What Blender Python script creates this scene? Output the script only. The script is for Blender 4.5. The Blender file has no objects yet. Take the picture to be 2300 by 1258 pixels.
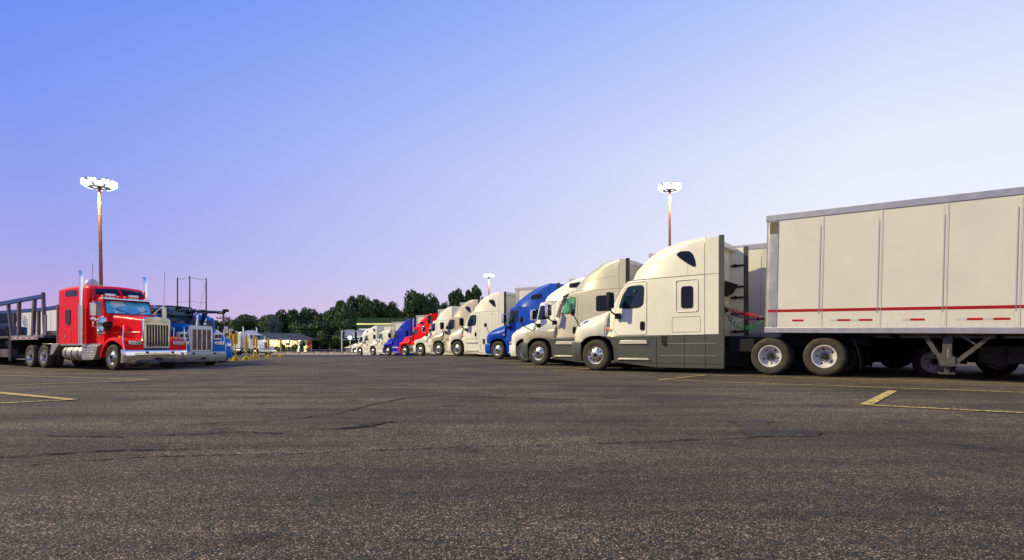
import bpy, math, random
from mathutils import Vector, Matrix
from mathutils.bvhtree import BVHTree
R = math.radians
C = bpy.context.scene.collection
SC = bpy.context.scene

# ------------------------------------------------------------------ camera
cam = bpy.data.objects.new('camera', bpy.data.cameras.new('camera'))
C.objects.link(cam); SC.camera = cam
cam.location = (0, 0, 0.70)
cam.rotation_euler = (R(90), 0, 0)
cam.data.sensor_width = 36
cam.data.lens = 36 * 1300 / 2300
cam.data.shift_y = 156 / 2300
cam.data.clip_start = 0.05
cam.data.clip_end = 3000

# ------------------------------------------------------------------ sky, sun, exposure
SC.view_settings.view_transform = 'Standard'
SC.view_settings.look = 'None'
SC.view_settings.exposure = 0
SC.view_settings.gamma = 1

def lin(c):
    return tuple((v / 255 / 12.92) if v / 255 <= 0.04045 else ((v / 255 + 0.055) / 1.055) ** 2.4 for v in c[:3]) + (1,)

w = bpy.data.worlds.new('World'); SC.world = w; w.use_nodes = True
nt = w.node_tree; nt.nodes.clear()
def N(t, **k):
    n = nt.nodes.new(t)
    for a, b in k.items(): setattr(n, a, b)
    return n
L = nt.links.new
out = N('ShaderNodeOutputWorld'); bg = N('ShaderNodeBackground'); L(bg.outputs[0], out.inputs[0])
tc = N('ShaderNodeTexCoord'); sep = N('ShaderNodeSeparateXYZ'); L(tc.outputs['Generated'], sep.inputs[0])
def ramp(stops):
    r = N('ShaderNodeValToRGB'); e = r.color_ramp.elements
    while len(e) < len(stops): e.new(0.5)
    for q, (p, c) in zip(e, stops): q.position = p; q.color = lin(c)
    return r
# dusk sky: the afterglow stands low in the east (+x), the far side keeps its deep blue
rl = ramp([(0, (212, 170, 214)), (.07, (190, 172, 226)), (.15, (160, 168, 238)), (.3, (132, 156, 243)), (.5, (88, 136, 243)), (.75, (66, 104, 215)), (1, (52, 86, 190))])
rr = ramp([(0, (250, 240, 247)), (.15, (243, 243, 253)), (.3, (229, 236, 254)), (.5, (184, 204, 252)), (.75, (112, 148, 236)), (1, (62, 100, 205))])
L(sep.outputs['Z'], rl.inputs[0]); L(sep.outputs['Z'], rr.inputs[0])
mr = N('ShaderNodeMapRange'); mr.interpolation_type = 'LINEAR'
mr.inputs[1].default_value = -.62; mr.inputs[2].default_value = .5
L(sep.outputs['X'], mr.inputs[0])
mx = N('ShaderNodeMix', data_type='RGBA'); L(mr.outputs[0], mx.inputs[0]); L(rl.outputs[0], mx.inputs[6]); L(rr.outputs[0], mx.inputs[7])
L(mx.outputs[2], bg.inputs[0]); bg.inputs[1].default_value = 1.0

sun = bpy.data.objects.new('sun', bpy.data.lights.new('sun', 'SUN')); C.objects.link(sun)
sun.data.energy = 5.0; sun.data.angle = R(1.2); sun.data.color = (1, .845, .42)  # one lamp standing in for the summed warm light of the masts
dirn = Vector((.94, .02, -.68))          # travels to the right, away from the camera and down
sun.rotation_euler = dirn.to_track_quat('-Z', 'Y').to_euler()

# ------------------------------------------------------------------ ground height
def smooth(t): t = max(0, min(1, t)); return t * t * (3 - 2 * t)
def gz(X, Y):
    z = .25 * math.exp(-((X + 4) / 12) ** 2 - ((Y - 41) / 13) ** 2)
    z -= .15 * math.exp(-((X + 18) / 8.5) ** 2 - ((Y - 23) / 9) ** 2)
    z -= .26 * smooth((Y - 72) / 18)
    z -= .3 * smooth((X - 9.5) / 9) * smooth((22 - Y) / 10)
    return z

# ------------------------------------------------------------------ materials
def mat(name, col, rough=.5, metal=0, coat=0, var=.12, vscale=3, bump=0, bscale=40, emit=None, estr=0, spec=.5, col2=None, c2scale=1, c2lo=.45, c2hi=.6):
    m = bpy.data.materials.new(name); m.use_nodes = True
    t = m.node_tree; b = t.nodes['Principled BSDF']
    b.inputs['Roughness'].default_value = rough; b.inputs['Metallic'].default_value = metal
    b.inputs['Coat Weight'].default_value = coat; b.inputs['Coat Roughness'].default_value = .06
    b.inputs['Specular IOR Level'].default_value = spec if metal else spec * .55
    c = col if len(col) == 4 else tuple(col) + (1,)
    tcn = t.nodes.new('ShaderNodeTexCoord')
    nz = t.nodes.new('ShaderNodeTexNoise'); nz.inputs['Scale'].default_value = vscale; nz.inputs['Detail'].default_value = 6
    t.links.new(tcn.outputs['Object'], nz.inputs['Vector'])
    mp = t.nodes.new('ShaderNodeMapRange'); mp.inputs[1].default_value = .3; mp.inputs[2].default_value = .7
    mp.inputs[3].default_value = 1 - var; mp.inputs[4].default_value = 1 + var * .5
    t.links.new(nz.outputs['Fac'], mp.inputs[0])
    vm = t.nodes.new('ShaderNodeVectorMath'); vm.operation = 'SCALE'; vm.inputs[0].default_value = c[:3]
    t.links.new(mp.outputs[0], vm.inputs['Scale'])
    src = vm.outputs[0]
    if col2:
        n2 = t.nodes.new('ShaderNodeTexNoise'); n2.inputs['Scale'].default_value = c2scale; n2.inputs['Detail'].default_value = 5
        t.links.new(tcn.outputs['Object'], n2.inputs['Vector'])
        m2 = t.nodes.new('ShaderNodeMapRange'); m2.inputs[1].default_value = c2lo; m2.inputs[2].default_value = c2hi
        t.links.new(n2.outputs['Fac'], m2.inputs[0])
        mi = t.nodes.new('ShaderNodeMix'); mi.data_type = 'RGBA'
        t.links.new(m2.outputs[0], mi.inputs[0]); t.links.new(src, mi.inputs[6]); mi.inputs[7].default_value = tuple(col2) + (1,)
        src = mi.outputs[2]
    t.links.new(src, b.inputs['Base Color'])
    rp = t.nodes.new('ShaderNodeMapRange'); rp.inputs[3].default_value = max(.02, rough - .06); rp.inputs[4].default_value = rough + .08
    t.links.new(nz.outputs['Fac'], rp.inputs[0]); t.links.new(rp.outputs[0], b.inputs['Roughness'])
    if bump:
        n3 = t.nodes.new('ShaderNodeTexNoise'); n3.inputs['Scale'].default_value = bscale; n3.inputs['Detail'].default_value = 5
        t.links.new(tcn.outputs['Object'], n3.inputs['Vector'])
        bp = t.nodes.new('ShaderNodeBump'); bp.inputs['Strength'].default_value = bump; bp.inputs['Distance'].default_value = .02
        t.links.new(n3.outputs['Fac'], bp.inputs['Height']); t.links.new(bp.outputs[0], b.inputs['Normal'])
    if emit:
        b.inputs['Emission Color'].default_value = tuple(emit) + (1,); b.inputs['Emission Strength'].default_value = estr
    return m

M = {}
M['cream'] = mat('cream_white_paint', (.76, .74, .63), .34, coat=.2, var=.05)
M['white'] = mat('white_paint', (.80, .79, .74), .34, coat=.2, var=.05)
M['silver'] = mat('champagne_silver_paint', (.52, .48, .37), .34, metal=.12, coat=.3, var=.05)
M['beige'] = mat('beige_metallic_paint', (.52, .47, .35), .34, metal=.2, coat=.25, var=.05)
M['blue'] = mat('bright_blue_paint', (.002, .062, .46), .34, coat=.06, spec=.4, var=.08)
M['deepblue'] = mat('deep_blue_paint', (.003, .018, .44), .36, coat=.08, spec=.4, var=.08)
M['navy'] = mat('dark_navy_paint', (.006, .028, .10), .22, coat=.8, var=.1)
M['teal'] = mat('sky_blue_paint', (.003, .17, .62), .36, coat=.06, spec=.4, var=.08)
M['red'] = mat('bright_red_paint', (.86, .002, .006), .36, coat=.04, spec=.3, var=.06)
M['dkgrey'] = mat('dark_grey_plastic', (.072, .078, .066), .38, var=.1, coat=.25)
M['black'] = mat('black_plastic', (.012, .012, .013), .5, var=.2)
M['chassis'] = mat('chassis_black', (.008, .008, .011), .6, var=.4, vscale=6)
M['rubber'] = mat('tyre_rubber', (.055, .048, .036), .75, var=.35, vscale=5, bump=.3, bscale=30)
M['alu'] = mat('polished_aluminium', (.74, .72, .66), .3, metal=1, var=.12, vscale=8)
M['dullalu'] = mat('brushed_aluminium', (.42, .41, .40), .42, metal=.7, var=.15, vscale=5)
M['rail'] = mat('aluminium_rail', (.42, .42, .45), .4, metal=.5, var=.12, vscale=4)
M['gear'] = mat('dull_grey_gear_steel', (.085, .08, .075), .6, metal=.2, var=.3, vscale=8)
M['chrome'] = mat('chrome', (.86, .86, .86), .07, metal=1, var=.06, bump=.12, bscale=3)
M['steelw'] = mat('painted_white_steel_rim', (.62, .60, .58), .4, var=.25, vscale=9)
M['hub'] = mat('oily_hub', (.02, .018, .016), .45, var=.4, vscale=12)
M['glass'] = mat('tinted_glass', (.008, .022, .036), .05, coat=.35, var=.6, vscale=2, spec=.7)
M['darkglass'] = mat('dark_glass', (.006, .010, .020), .06, coat=.15, var=.3, spec=.5)
M['greenlitglass'] = mat('green_lit_glass', (.10, .42, .16), .1, coat=1, var=.5, vscale=2.5, col2=(.01, .05, .05), c2scale=2.2, c2lo=.5, c2hi=.62)  # green of a lit wall seen through is painted into the pane
M['tealglass'] = mat('teal_glass', (.02, .12, .12), .08, coat=1, var=.5, vscale=2.5, col2=(.006, .02, .025), c2scale=2.0)
M['shade'] = mat('blue_windscreen_with_sunshade', (.05, .48, .85), .08, coat=1, var=.3, vscale=4, col2=(.55, .72, .80), c2scale=2.3, c2lo=.5, c2hi=.56)
M['amber'] = mat('amber_lens', (.80, .17, .01), .25, coat=.6, emit=(1, .25, .02), estr=.25)
M['redlens'] = mat('red_lens', (.55, .01, .01), .25, coat=.6)
M['lens'] = mat('headlamp_glass', (.62, .62, .66), .1, coat=1, var=.5, vscale=14, metal=.5)
M['trailer'] = mat('trailer_white_sheet', (.66, .64, .575), .5, var=.06, vscale=.9, coat=.0, col2=(.59, .57, .515), c2scale=.5, c2lo=.5, c2hi=.75)
M['redstripe'] = mat('dark_red_stripe', (.36, .006, .012), .4)
M['refred'] = mat('red_reflector_tape', (.44, .006, .006), .35)
M['refwhite'] = mat('white_reflector_tape', (.52, .52, .54), .35)
M['vent'] = mat('brown_mesh_vent', (.16, .13, .09), .6, var=.3, vscale=30)
M['step'] = mat('step_tread_aluminium', (.66, .62, .52), .4, metal=.4, var=.15, vscale=15)
M['coilred'] = mat('red_coil_hose', (.65, .02, .02), .35)
M['coilgreen'] = mat('green_coil_hose', (.01, .22, .05), .35)
M['coilblue'] = mat('slate_coil_hose', (.16, .18, .30), .35)
M['wood'] = mat('weathered_pole_wood', (.24, .11, .06), .8, var=.4, vscale=7, bump=.4)
M['pole'] = mat('dark_pole', (.05, .035, .05), .7)
M['galv'] = mat('galvanised_steel', (.55, .56, .58), .4, metal=.6, var=.2)
M['yellow'] = mat('yellow_paint', (.80, .58, .05), .45, var=.12, vscale=8)
M['orange'] = mat('orange_yellow_panel', (.82, .42, .03), .5, var=.12)
M['line'] = None
M['conc'] = mat('pale_concrete', (.58, .46, .34), .85, var=.25, vscale=2, bump=.3, col2=(.42, .26, .16), c2scale=.8, c2lo=.58, c2hi=.75)
M['wall'] = mat('cream_wall', (.66, .58, .42), .8, var=.15, vscale=1)
M['brick'] = mat('red_brick', (.34, .10, .06), .85, var=.35, vscale=4)
M['roof'] = mat('slate_roof', (.045, .055, .085), .7, var=.25, vscale=3)
M['litwin'] = mat('lit_window', (.8, .6, .3), .4, emit=(1, .66, .28), estr=1.6)
M['greenfascia'] = mat('green_canopy_fascia', (.07, .15, .04), .5, var=.2)
M['yellowband'] = mat('lit_yellow_band', (.9, .75, .2), .4, emit=(1, .85, .32), estr=.9)
M['canopylit'] = mat('lit_canopy_soffit', (.8, .8, .8), .5, emit=(1, 1, .95), estr=.9)
M['yardlamp'] = mat('starry_lamp', (1, 1, 1), .4, emit=(1, .98, .9), estr=6)
M['leaf'] = mat('dark_green_leaves', (.048, .10, .024), .6, var=.5, vscale=.7, col2=(.10, .16, .03), c2scale=.35, c2lo=.48, c2hi=.65)
M['leaf2'] = mat('grey_green_leaves', (.11, .14, .12), .6, var=.4, vscale=1)
M['leaf3'] = mat('bright_shrub_leaves', (.07, .17, .03), .6, var=.4, vscale=1)
M['bark'] = mat('bark', (.07, .05, .035), .9, var=.3)
M['lamp'] = mat('lit_floodlight', (1, 1, 1), .4, emit=(1, .97, .88), estr=3)
M['rackblue'] = mat('faded_blue_steel', (.012, .06, .27), .5, var=.3, vscale=4)
M['racksteel'] = mat('rusty_grey_steel', (.11, .08, .08), .6, var=.4, vscale=3, col2=(.12, .12, .18), c2scale=1.2)
M['wirem'] = mat('thin_wire', (.12, .11, .13), .6)
M['grillemesh'] = mat('grille_mesh', (.05, .045, .07), .35, metal=.6, var=.3, vscale=30)
M['grilleirid'] = mat('bug_screen', (.16, .10, .13), .3, metal=.7, var=.4, vscale=5, col2=(.10, .13, .20), c2scale=3)
M['orangelens'] = mat('orange_marker', (.85, .15, .01), .3, emit=(1, .22, .02), estr=.3)

# ------------------------------------------------------------------ mesh helpers
class B:
    def __init__(s): s.v = []; s.f = []; s.m = []
    def add(s, vs, fs, mi=0):
        o = len(s.v); s.v += [tuple(p) for p in vs]
        s.f += [tuple(i + o for i in f) for f in fs]; s.m += [mi] * len(fs); return s
    def box(s, x0, x1, y0, y1, z0, z1, mi=0):
        return s.add([(x, y, z) for x in (x0, x1) for y in (y0, y1) for z in (z0, z1)],
                     [(0, 1, 3, 2), (4, 6, 7, 5), (0, 4, 5, 1), (2, 3, 7, 6), (0, 2, 6, 4), (1, 5, 7, 3)], mi)
    def prism(s, poly, a, b, axis='y', mi=0):
        n = len(poly)
        def p(u, v, q): return {'y': (u, q, v), 'x': (q, u, v), 'z': (u, v, q)}[axis]
        vs = [p(u, v, a) for u, v in poly] + [p(u, v, b) for u, v in poly]
        return s.add(vs, [tuple(range(n)), tuple(range(2 * n - 1, n - 1, -1))] + [(i, i + n, (i + 1) % n + n, (i + 1) % n) for i in range(n)], mi)
    def lathe(s, prof, c=(0, 0, 0), axis='y', n=24, mi=0, close=False):
        vs = []; fs = []; k = len(prof)
        for j in range(n):
            a = 2 * math.pi * j / n; ca, sa = math.cos(a), math.sin(a)
            for r, h in prof:
                p = {'y': (r * ca, h, r * sa), 'x': (h, r * ca, r * sa), 'z': (r * ca, r * sa, h)}[axis]
                vs.append((p[0] + c[0], p[1] + c[1], p[2] + c[2]))
        for j in range(n):
            for i in range(k - 1 + (1 if close else 0)):
                i2 = (i + 1) % k
                fs.append((j * k + i, j * k + i2, ((j + 1) % n) * k + i2, ((j + 1) % n) * k + i))
        return s.add(vs, fs, mi)
    def cyl(s, p0, p1, r, n=12, mi=0, r1=None):
        return s.tube([p0, p1], r, n, mi, r1)
    def tube(s, pts, r, n=6, mi=0, r1=None):
        pts = [Vector(p) for p in pts]; k = len(pts); vs = []; fs = []
        up = None
        for i, p in enumerate(pts):
            d = (pts[min(i + 1, k - 1)] - pts[max(i - 1, 0)]).normalized()
            if up is None:
                up = Vector((0, 0, 1)) if abs(d.z) < .9 else Vector((1, 0, 0))
            a = d.cross(up)
            if a.length < 1e-5: a = d.orthogonal()
            a.normalize(); b = a.cross(d).normalized(); up = b
            rr_ = r if r1 is None else r + (r1 - r) * i / (k - 1)
            for j in range(n):
                t = 2 * math.pi * j / n
                vs.append(p + a * math.cos(t) * rr_ + b * math.sin(t) * rr_)
        for i in range(k - 1):
            for j in range(n):
                fs.append((i * n + j, i * n + (j + 1) % n, (i + 1) * n + (j + 1) % n, (i + 1) * n + j))
        fs.append(tuple(range(n - 1, -1, -1))); fs.append(tuple((k - 1) * n + j for j in range(n)))
        return s.add(vs, fs, mi)
    def sphere(s, c, rx, ry, rz, n=12, mi=0, z0=-1):
        prof = [(math.cos(t), math.sin(t)) for t in [math.asin(z0) + (math.pi / 2 - math.asin(z0)) * i / (n // 2) for i in range(n // 2 + 1)]]
        vs = []; k = len(prof)
        for j in range(n):
            a = 2 * math.pi * j / n
            for r, h in prof: vs.append((c[0] + rx * r * math.cos(a), c[1] + ry * r * math.sin(a), c[2] + rz * h))
        fs = [(j * k + i, ((j + 1) % n) * k + i, ((j + 1) % n) * k + i + 1, j * k + i + 1) for j in range(n) for i in range(k - 1)]
        return s.add(vs, fs, mi)
    def loft(s, rings, mi=0, cap=True):
        k = len(rings[0]); vs = [p for r in rings for p in r]; fs = []
        for i in range(len(rings) - 1):
            for j in range(k):
                fs.append((i * k + j, i * k + (j + 1) % k, (i + 1) * k + (j + 1) % k, (i + 1) * k + j))
        if cap: fs += [tuple(range(k - 1, -1, -1)), tuple((len(rings) - 1) * k + j for j in range(k))]
        return s.add(vs, fs, mi)

def obj(name, b, m, parent=None, smooth=38, bevel=0, segs=2, loc=None, rot=None):
    me = bpy.data.meshes.new(name); me.from_pydata(b.v, [], b.f)
    ms = m if isinstance(m, (list, tuple)) else [m]
    for q in ms: me.materials.append(M[q] if isinstance(q, str) else q)
    if len(ms) > 1: me.polygons.foreach_set('material_index', b.m)
    import bmesh
    bm = bmesh.new(); bm.from_mesh(me); bmesh.ops.recalc_face_normals(bm, faces=bm.faces); bm.to_mesh(me); bm.free()
    if smooth:
        me.polygons.foreach_set('use_smooth', [True] * len(me.polygons)); me.set_sharp_from_angle(angle=R(smooth))
    o = bpy.data.objects.new(name, me); C.objects.link(o)
    if parent: o.parent = parent
    if loc: o.location = loc
    if rot: o.rotation_euler = rot
    if bevel:
        bv = o.modifiers.new('bevel', 'BEVEL'); bv.width = bevel; bv.segments = segs; bv.limit_method = 'ANGLE'; bv.angle_limit = R(35)
        bv.harden_normals = False
    return o

def thing(name, label, cat, loc=(0, 0, 0), rz=0, group=None, ry=0):
    o = bpy.data.objects.new(name, None); C.objects.link(o); o.empty_display_size = .3
    o.location = loc; o.rotation_mode = 'XYZ'; o.rotation_euler = (0, ry, rz)
    return tag(o, label, cat, group)
def tag(o, label, cat, group=None):
    o['label'] = label; o['category'] = cat
    if group: o['group'] = group
    return o
def struct(o): o['kind'] = 'structure'; return o
def dup(root, loc, rz=None, label=None, sc=None):
    def cp(o, par):
        c = o.copy(); C.objects.link(c); c.parent = par
        for ch in o.children: cp(ch, c)
        return c
    r = cp(root, None); r.location = loc
    if rz is not None: r.rotation_euler = (0, 0, rz)
    if label: r['label'] = label
    if sc: r.scale = sc
    return r

def interp(keys, x):
    ks = sorted(keys)
    if x <= ks[0][0]: return ks[0][1]
    if x >= ks[-1][0]: return ks[-1][1]
    n = len(ks)
    sl = [(ks[i + 1][1] - ks[i][1]) / (ks[i + 1][0] - ks[i][0]) for i in range(n - 1)]
    tg = [sl[0]] + [0 if sl[i - 1] * sl[i] <= 0 else 2 * sl[i - 1] * sl[i] / (sl[i - 1] + sl[i]) for i in range(1, n - 1)] + [sl[-1]]
    for i in range(n - 1):
        if ks[i][0] <= x <= ks[i + 1][0]:
            h = ks[i + 1][0] - ks[i][0]; t = (x - ks[i][0]) / h
            return ((2 * t ** 3 - 3 * t ** 2 + 1) * ks[i][1] + (t ** 3 - 2 * t ** 2 + t) * h * tg[i]
                    + (-2 * t ** 3 + 3 * t ** 2) * ks[i + 1][1] + (t ** 3 - t ** 2) * h * tg[i + 1])

def half_ring(x, half):           # half: [(y,z)] from the bottom outside up to the centre line
    return [(x, y, z) for y, z in half] + [(x, -y, z) for y, z in reversed(half) if y > 1e-4]

def sec(zb, zt, hw, hwt, r, crown=.03):
    r = min(r, zt - zb - .005, hwt - .02)
    pts = [(hw + (hwt - hw) * i / 3, zb + (zt - r - zb) * i / 3) for i in range(4)]
    for i in range(1, 6):
        a = math.pi / 2 * i / 5
        pts.append((hwt - r + r * math.cos(a), zt - r + r * math.sin(a)))
    y = hwt - r
    return pts + [(y * .6, zt + crown * .6), (y * .3, zt + crown * .9), (0, zt + crown)]

def bvh(*bs):
    v = []; f = []
    for b in bs:
        o = len(v); v += b.v; f += [tuple(i + o for i in q) for q in b.f]
    return BVHTree.FromPolygons([Vector(p) for p in v], f)
def hit(t, ax, u, v, side=1):
    if ax == 'y':
        h = t.ray_cast(Vector((u, 4 * side, v)), Vector((0, -side, 0)))
    else:
        h = t.ray_cast(Vector((6, u, v)), Vector((-1, 0, 0)))
    return h[0]
def roundpoly(poly, r=.06, n=3):
    out_ = []; k = len(poly)
    for i in range(k):
        p0, p, p1 = Vector(poly[i - 1]), Vector(poly[i]), Vector(poly[(i + 1) % k])
        a = p + (p0 - p).normalized() * min(r, (p0 - p).length * .45); b = p + (p1 - p).normalized() * min(r, (p1 - p).length * .45)
        for j in range(n + 1):
            t = j / n; q = a * (1 - t) ** 2 + p * 2 * t * (1 - t) + b * t * t; out_.append((q.x, q.y))
    return out_
def dense(poly, step=.12):
    o = []
    for i in range(len(poly)):
        a, b = Vector(poly[i]), Vector(poly[(i + 1) % len(poly)]); n = max(1, int((b - a).length / step))
        for j in range(n): q = a + (b - a) * j / n; o.append((q.x, q.y))
    return o
def patch(t, poly, off, ax='y', side=1, grow=0, rings=4, th=.02):
    """a panel that follows the body surface, with its own thickness"""
    poly = dense(poly); cx = sum(p[0] for p in poly) / len(poly); cy = sum(p[1] for p in poly) / len(poly)
    if grow: poly = [(cx + (p[0] - cx) * (1 + grow / max(.05, math.hypot(p[0] - cx, p[1] - cy))), cy + (p[1] - cy) * (1 + grow / max(.05, math.hypot(p[0] - cx, p[1] - cy)))) for p in poly]
    b = B(); n = len(poly); vs = []
    def P(u, v, o):
        h = hit(t, ax, u, v, side)
        if h is None:
            for k in (.9, .8, .65):
                h = hit(t, ax, cx + (u - cx) * k, cy + (v - cy) * k, side)
                if h is not None: break
        if h is None: h = Vector((u, 1.1 * side, v)) if ax == 'y' else Vector((0, u, v))
        return (u, h.y + o * side, v) if ax == 'y' else (h.x + o, u, v)
    ks = [1] + [1 - (i + 1) / (rings + 1) for i in range(rings)]
    vs += [P(u, v, -th) for u, v in poly]
    for k in ks: vs += [P(cx + (u - cx) * k, cy + (v - cy) * k, off) for u, v in poly]
    vs.append(P(cx, cy, off))
    fs = []
    for r in range(len(ks)):
        for i in range(n): fs.append((r * n + i, r * n + (i + 1) % n, (r + 1) * n + (i + 1) % n, (r + 1) * n + i))
    L0 = len(ks) * n
    fs += [(L0 + i, L0 + (i + 1) % n, len(vs) - 1) for i in range(n)]
    return b.add(vs, fs)
def seam(b, t, pts, r=.006, side=1, closed=False, off=0, ax='y'):
    q = []
    pts = list(pts) + ([pts[0]] if closed else [])
    for i in range(len(pts) - 1):
        a, c = Vector(pts[i]), Vector(pts[i + 1]); n = max(1, int((c - a).length / .1))
        q += [a + (c - a) * j / n for j in range(n)]
    q.append(Vector(pts[-1])); o = []
    for p in q:
        h = hit(t, ax, p.x, p.y, side)
        if h is not None: o.append((p.x, h.y + off * side, p.y) if ax == 'y' else (h.x + off, p.x, p.y))
    if len(o) > 1: b.tube(o, r, 4)
    return b

# ------------------------------------------------------------------ wheels (child meshes, copied)
WH = {}
def wheel_meshes():
    for kind in ('steer', 'steel', 'deep', 'steelsteer'):
        hub, ty, rim = B(), B(), B()
        prof = lambda y0: [(.285, y0 - .02), (.31, y0 - .005), (.36, y0 + .008), (.43, y0 + .012), (.475, y0), (.50, y0 - .03), (.505, y0 - .075), (.495, y0 - .08), (.505, y0 - .085), (.507, y0 - .13), (.496, y0 - .135), (.507, y0 - .14), (.505, y0 - .19), (.495, y0 - .195), (.505, y0 - .2), (.5, y0 - .245), (.475, y0 - .27), (.43, y0 - .285), (.31, y0 - .27), (.285, y0 - .25)]
        ty.lathe(prof(0), n=40)
        if kind in ('steel', 'deep'): ty.lathe(prof(-.33), n=40)
        if kind in ('steer', 'steelsteer'):
            rim.lathe([(.30, -.012), (.292, .004), (.275, .0), (.262, -.03), (.25, -.045), (.2, -.02), (.15, .012), (.135, .02), (.0, .02)], n=40)
            rim.lathe([(.285, -.02), (.26, -.24)], n=40)
            for i in range(10):
                a = 2 * math.pi * (i + .5) / 10
                hub.lathe([(.0, .001), (.026, .001), (.027, -.03)], (.205 * math.cos(a), -.010, .205 * math.sin(a)), n=10)
                hub.lathe([(.0, .045), (.012, .044), (.014, .0)], (.142 * math.cos(a), .012, .142 * math.sin(a)), n=6)
            hub.lathe([(0, .075), (.05, .073), (.066, .05), (.072, .02)], n=16)
            mats = ('hub', 'rubber', 'alu' if kind == 'steer' else 'steelw')
        else:
            rim.lathe([(.302, -.015), (.295, .004), (.272, .0), (.262, -.03), (.25, -.12), (.235, -.15), (.13, -.165), (0, -.165)], n=40)
            rim.lathe([(.285, -.02), (.26, -.6)], n=40)
            for i in range(10):
                a = 2 * math.pi * (i + .5) / 10
                hub.lathe([(.0, .0), (.014, .0), (.016, -.05)], (.115 * math.cos(a), -.115, .115 * math.sin(a)), n=6)
            for i in range(5 if kind == 'steel' else 8):
                a = 2 * math.pi * (i + .2) / (5 if kind == 'steel' else 8)
                hub.lathe([(.0, .002), (.028, .002), (.03, -.02)], (.195 * math.cos(a), -.155, .195 * math.sin(a)), n=10)
            hub.lathe([(0, -.02), (.06, -.022), (.075, -.06), (.085, -.15)], n=16)
            mats = ('hub', 'rubber', 'steelw' if kind == 'steel' else 'alu')
        WH[kind] = [obj(nm, b, m_, smooth=50) for nm, b, m_ in zip(('wheel', 'tyre', 'rim'), (hub, ty, rim), mats)]
        for o in WH[kind]: C.objects.unlink(o)
wheel_meshes()
def wheel(kind, parent, x, y, z=.505, side=1, scale=1):
    h, t, r = WH[kind]
    c = h.copy(); C.objects.link(c); c.parent = parent
    c.location = (x, y, z); c.rotation_euler = (0, random.uniform(0, 6), 0 if side > 0 else math.pi); c.scale = (scale,) * 3
    # spin first, then face the side
    c.rotation_mode = 'XYZ'
    for q in (t, r):
        d = q.copy(); C.objects.link(d); d.parent = c
    return c

def well(b, x, r, y0, y1, n=14, z=.5, th=.03):
    """wheel-well liner"""
    pts = []
    for i in range(n + 1):
        a = math.pi * i / n
        pts.append((x + r * math.cos(a), z + r * math.sin(a)))
    for i in range(n): pass
    poly = pts + [(x + (r - th) * math.cos(math.pi * i / n), z + (r - th) * math.sin(math.pi * i / n)) for i in range(n, -1, -1)]
    k = n + 1
    vs = [(p[0], y0, p[1]) for p in poly] + [(p[0], y1, p[1]) for p in poly]; m_ = len(poly)
    fs = [(i, (i + 1) % m_, (i + 1) % m_ + m_, i + m_) for i in range(m_)]
    return b.add(vs, fs)

# ------------------------------------------------------------------ rounded-nose sleeper tractor
def arch(x, r=.66, h=.64, z=.5):
    if abs(x) >= r: return None
    return z + h * (1 - (abs(x) / r) ** 2.6) ** (1 / 2.6)

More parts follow.
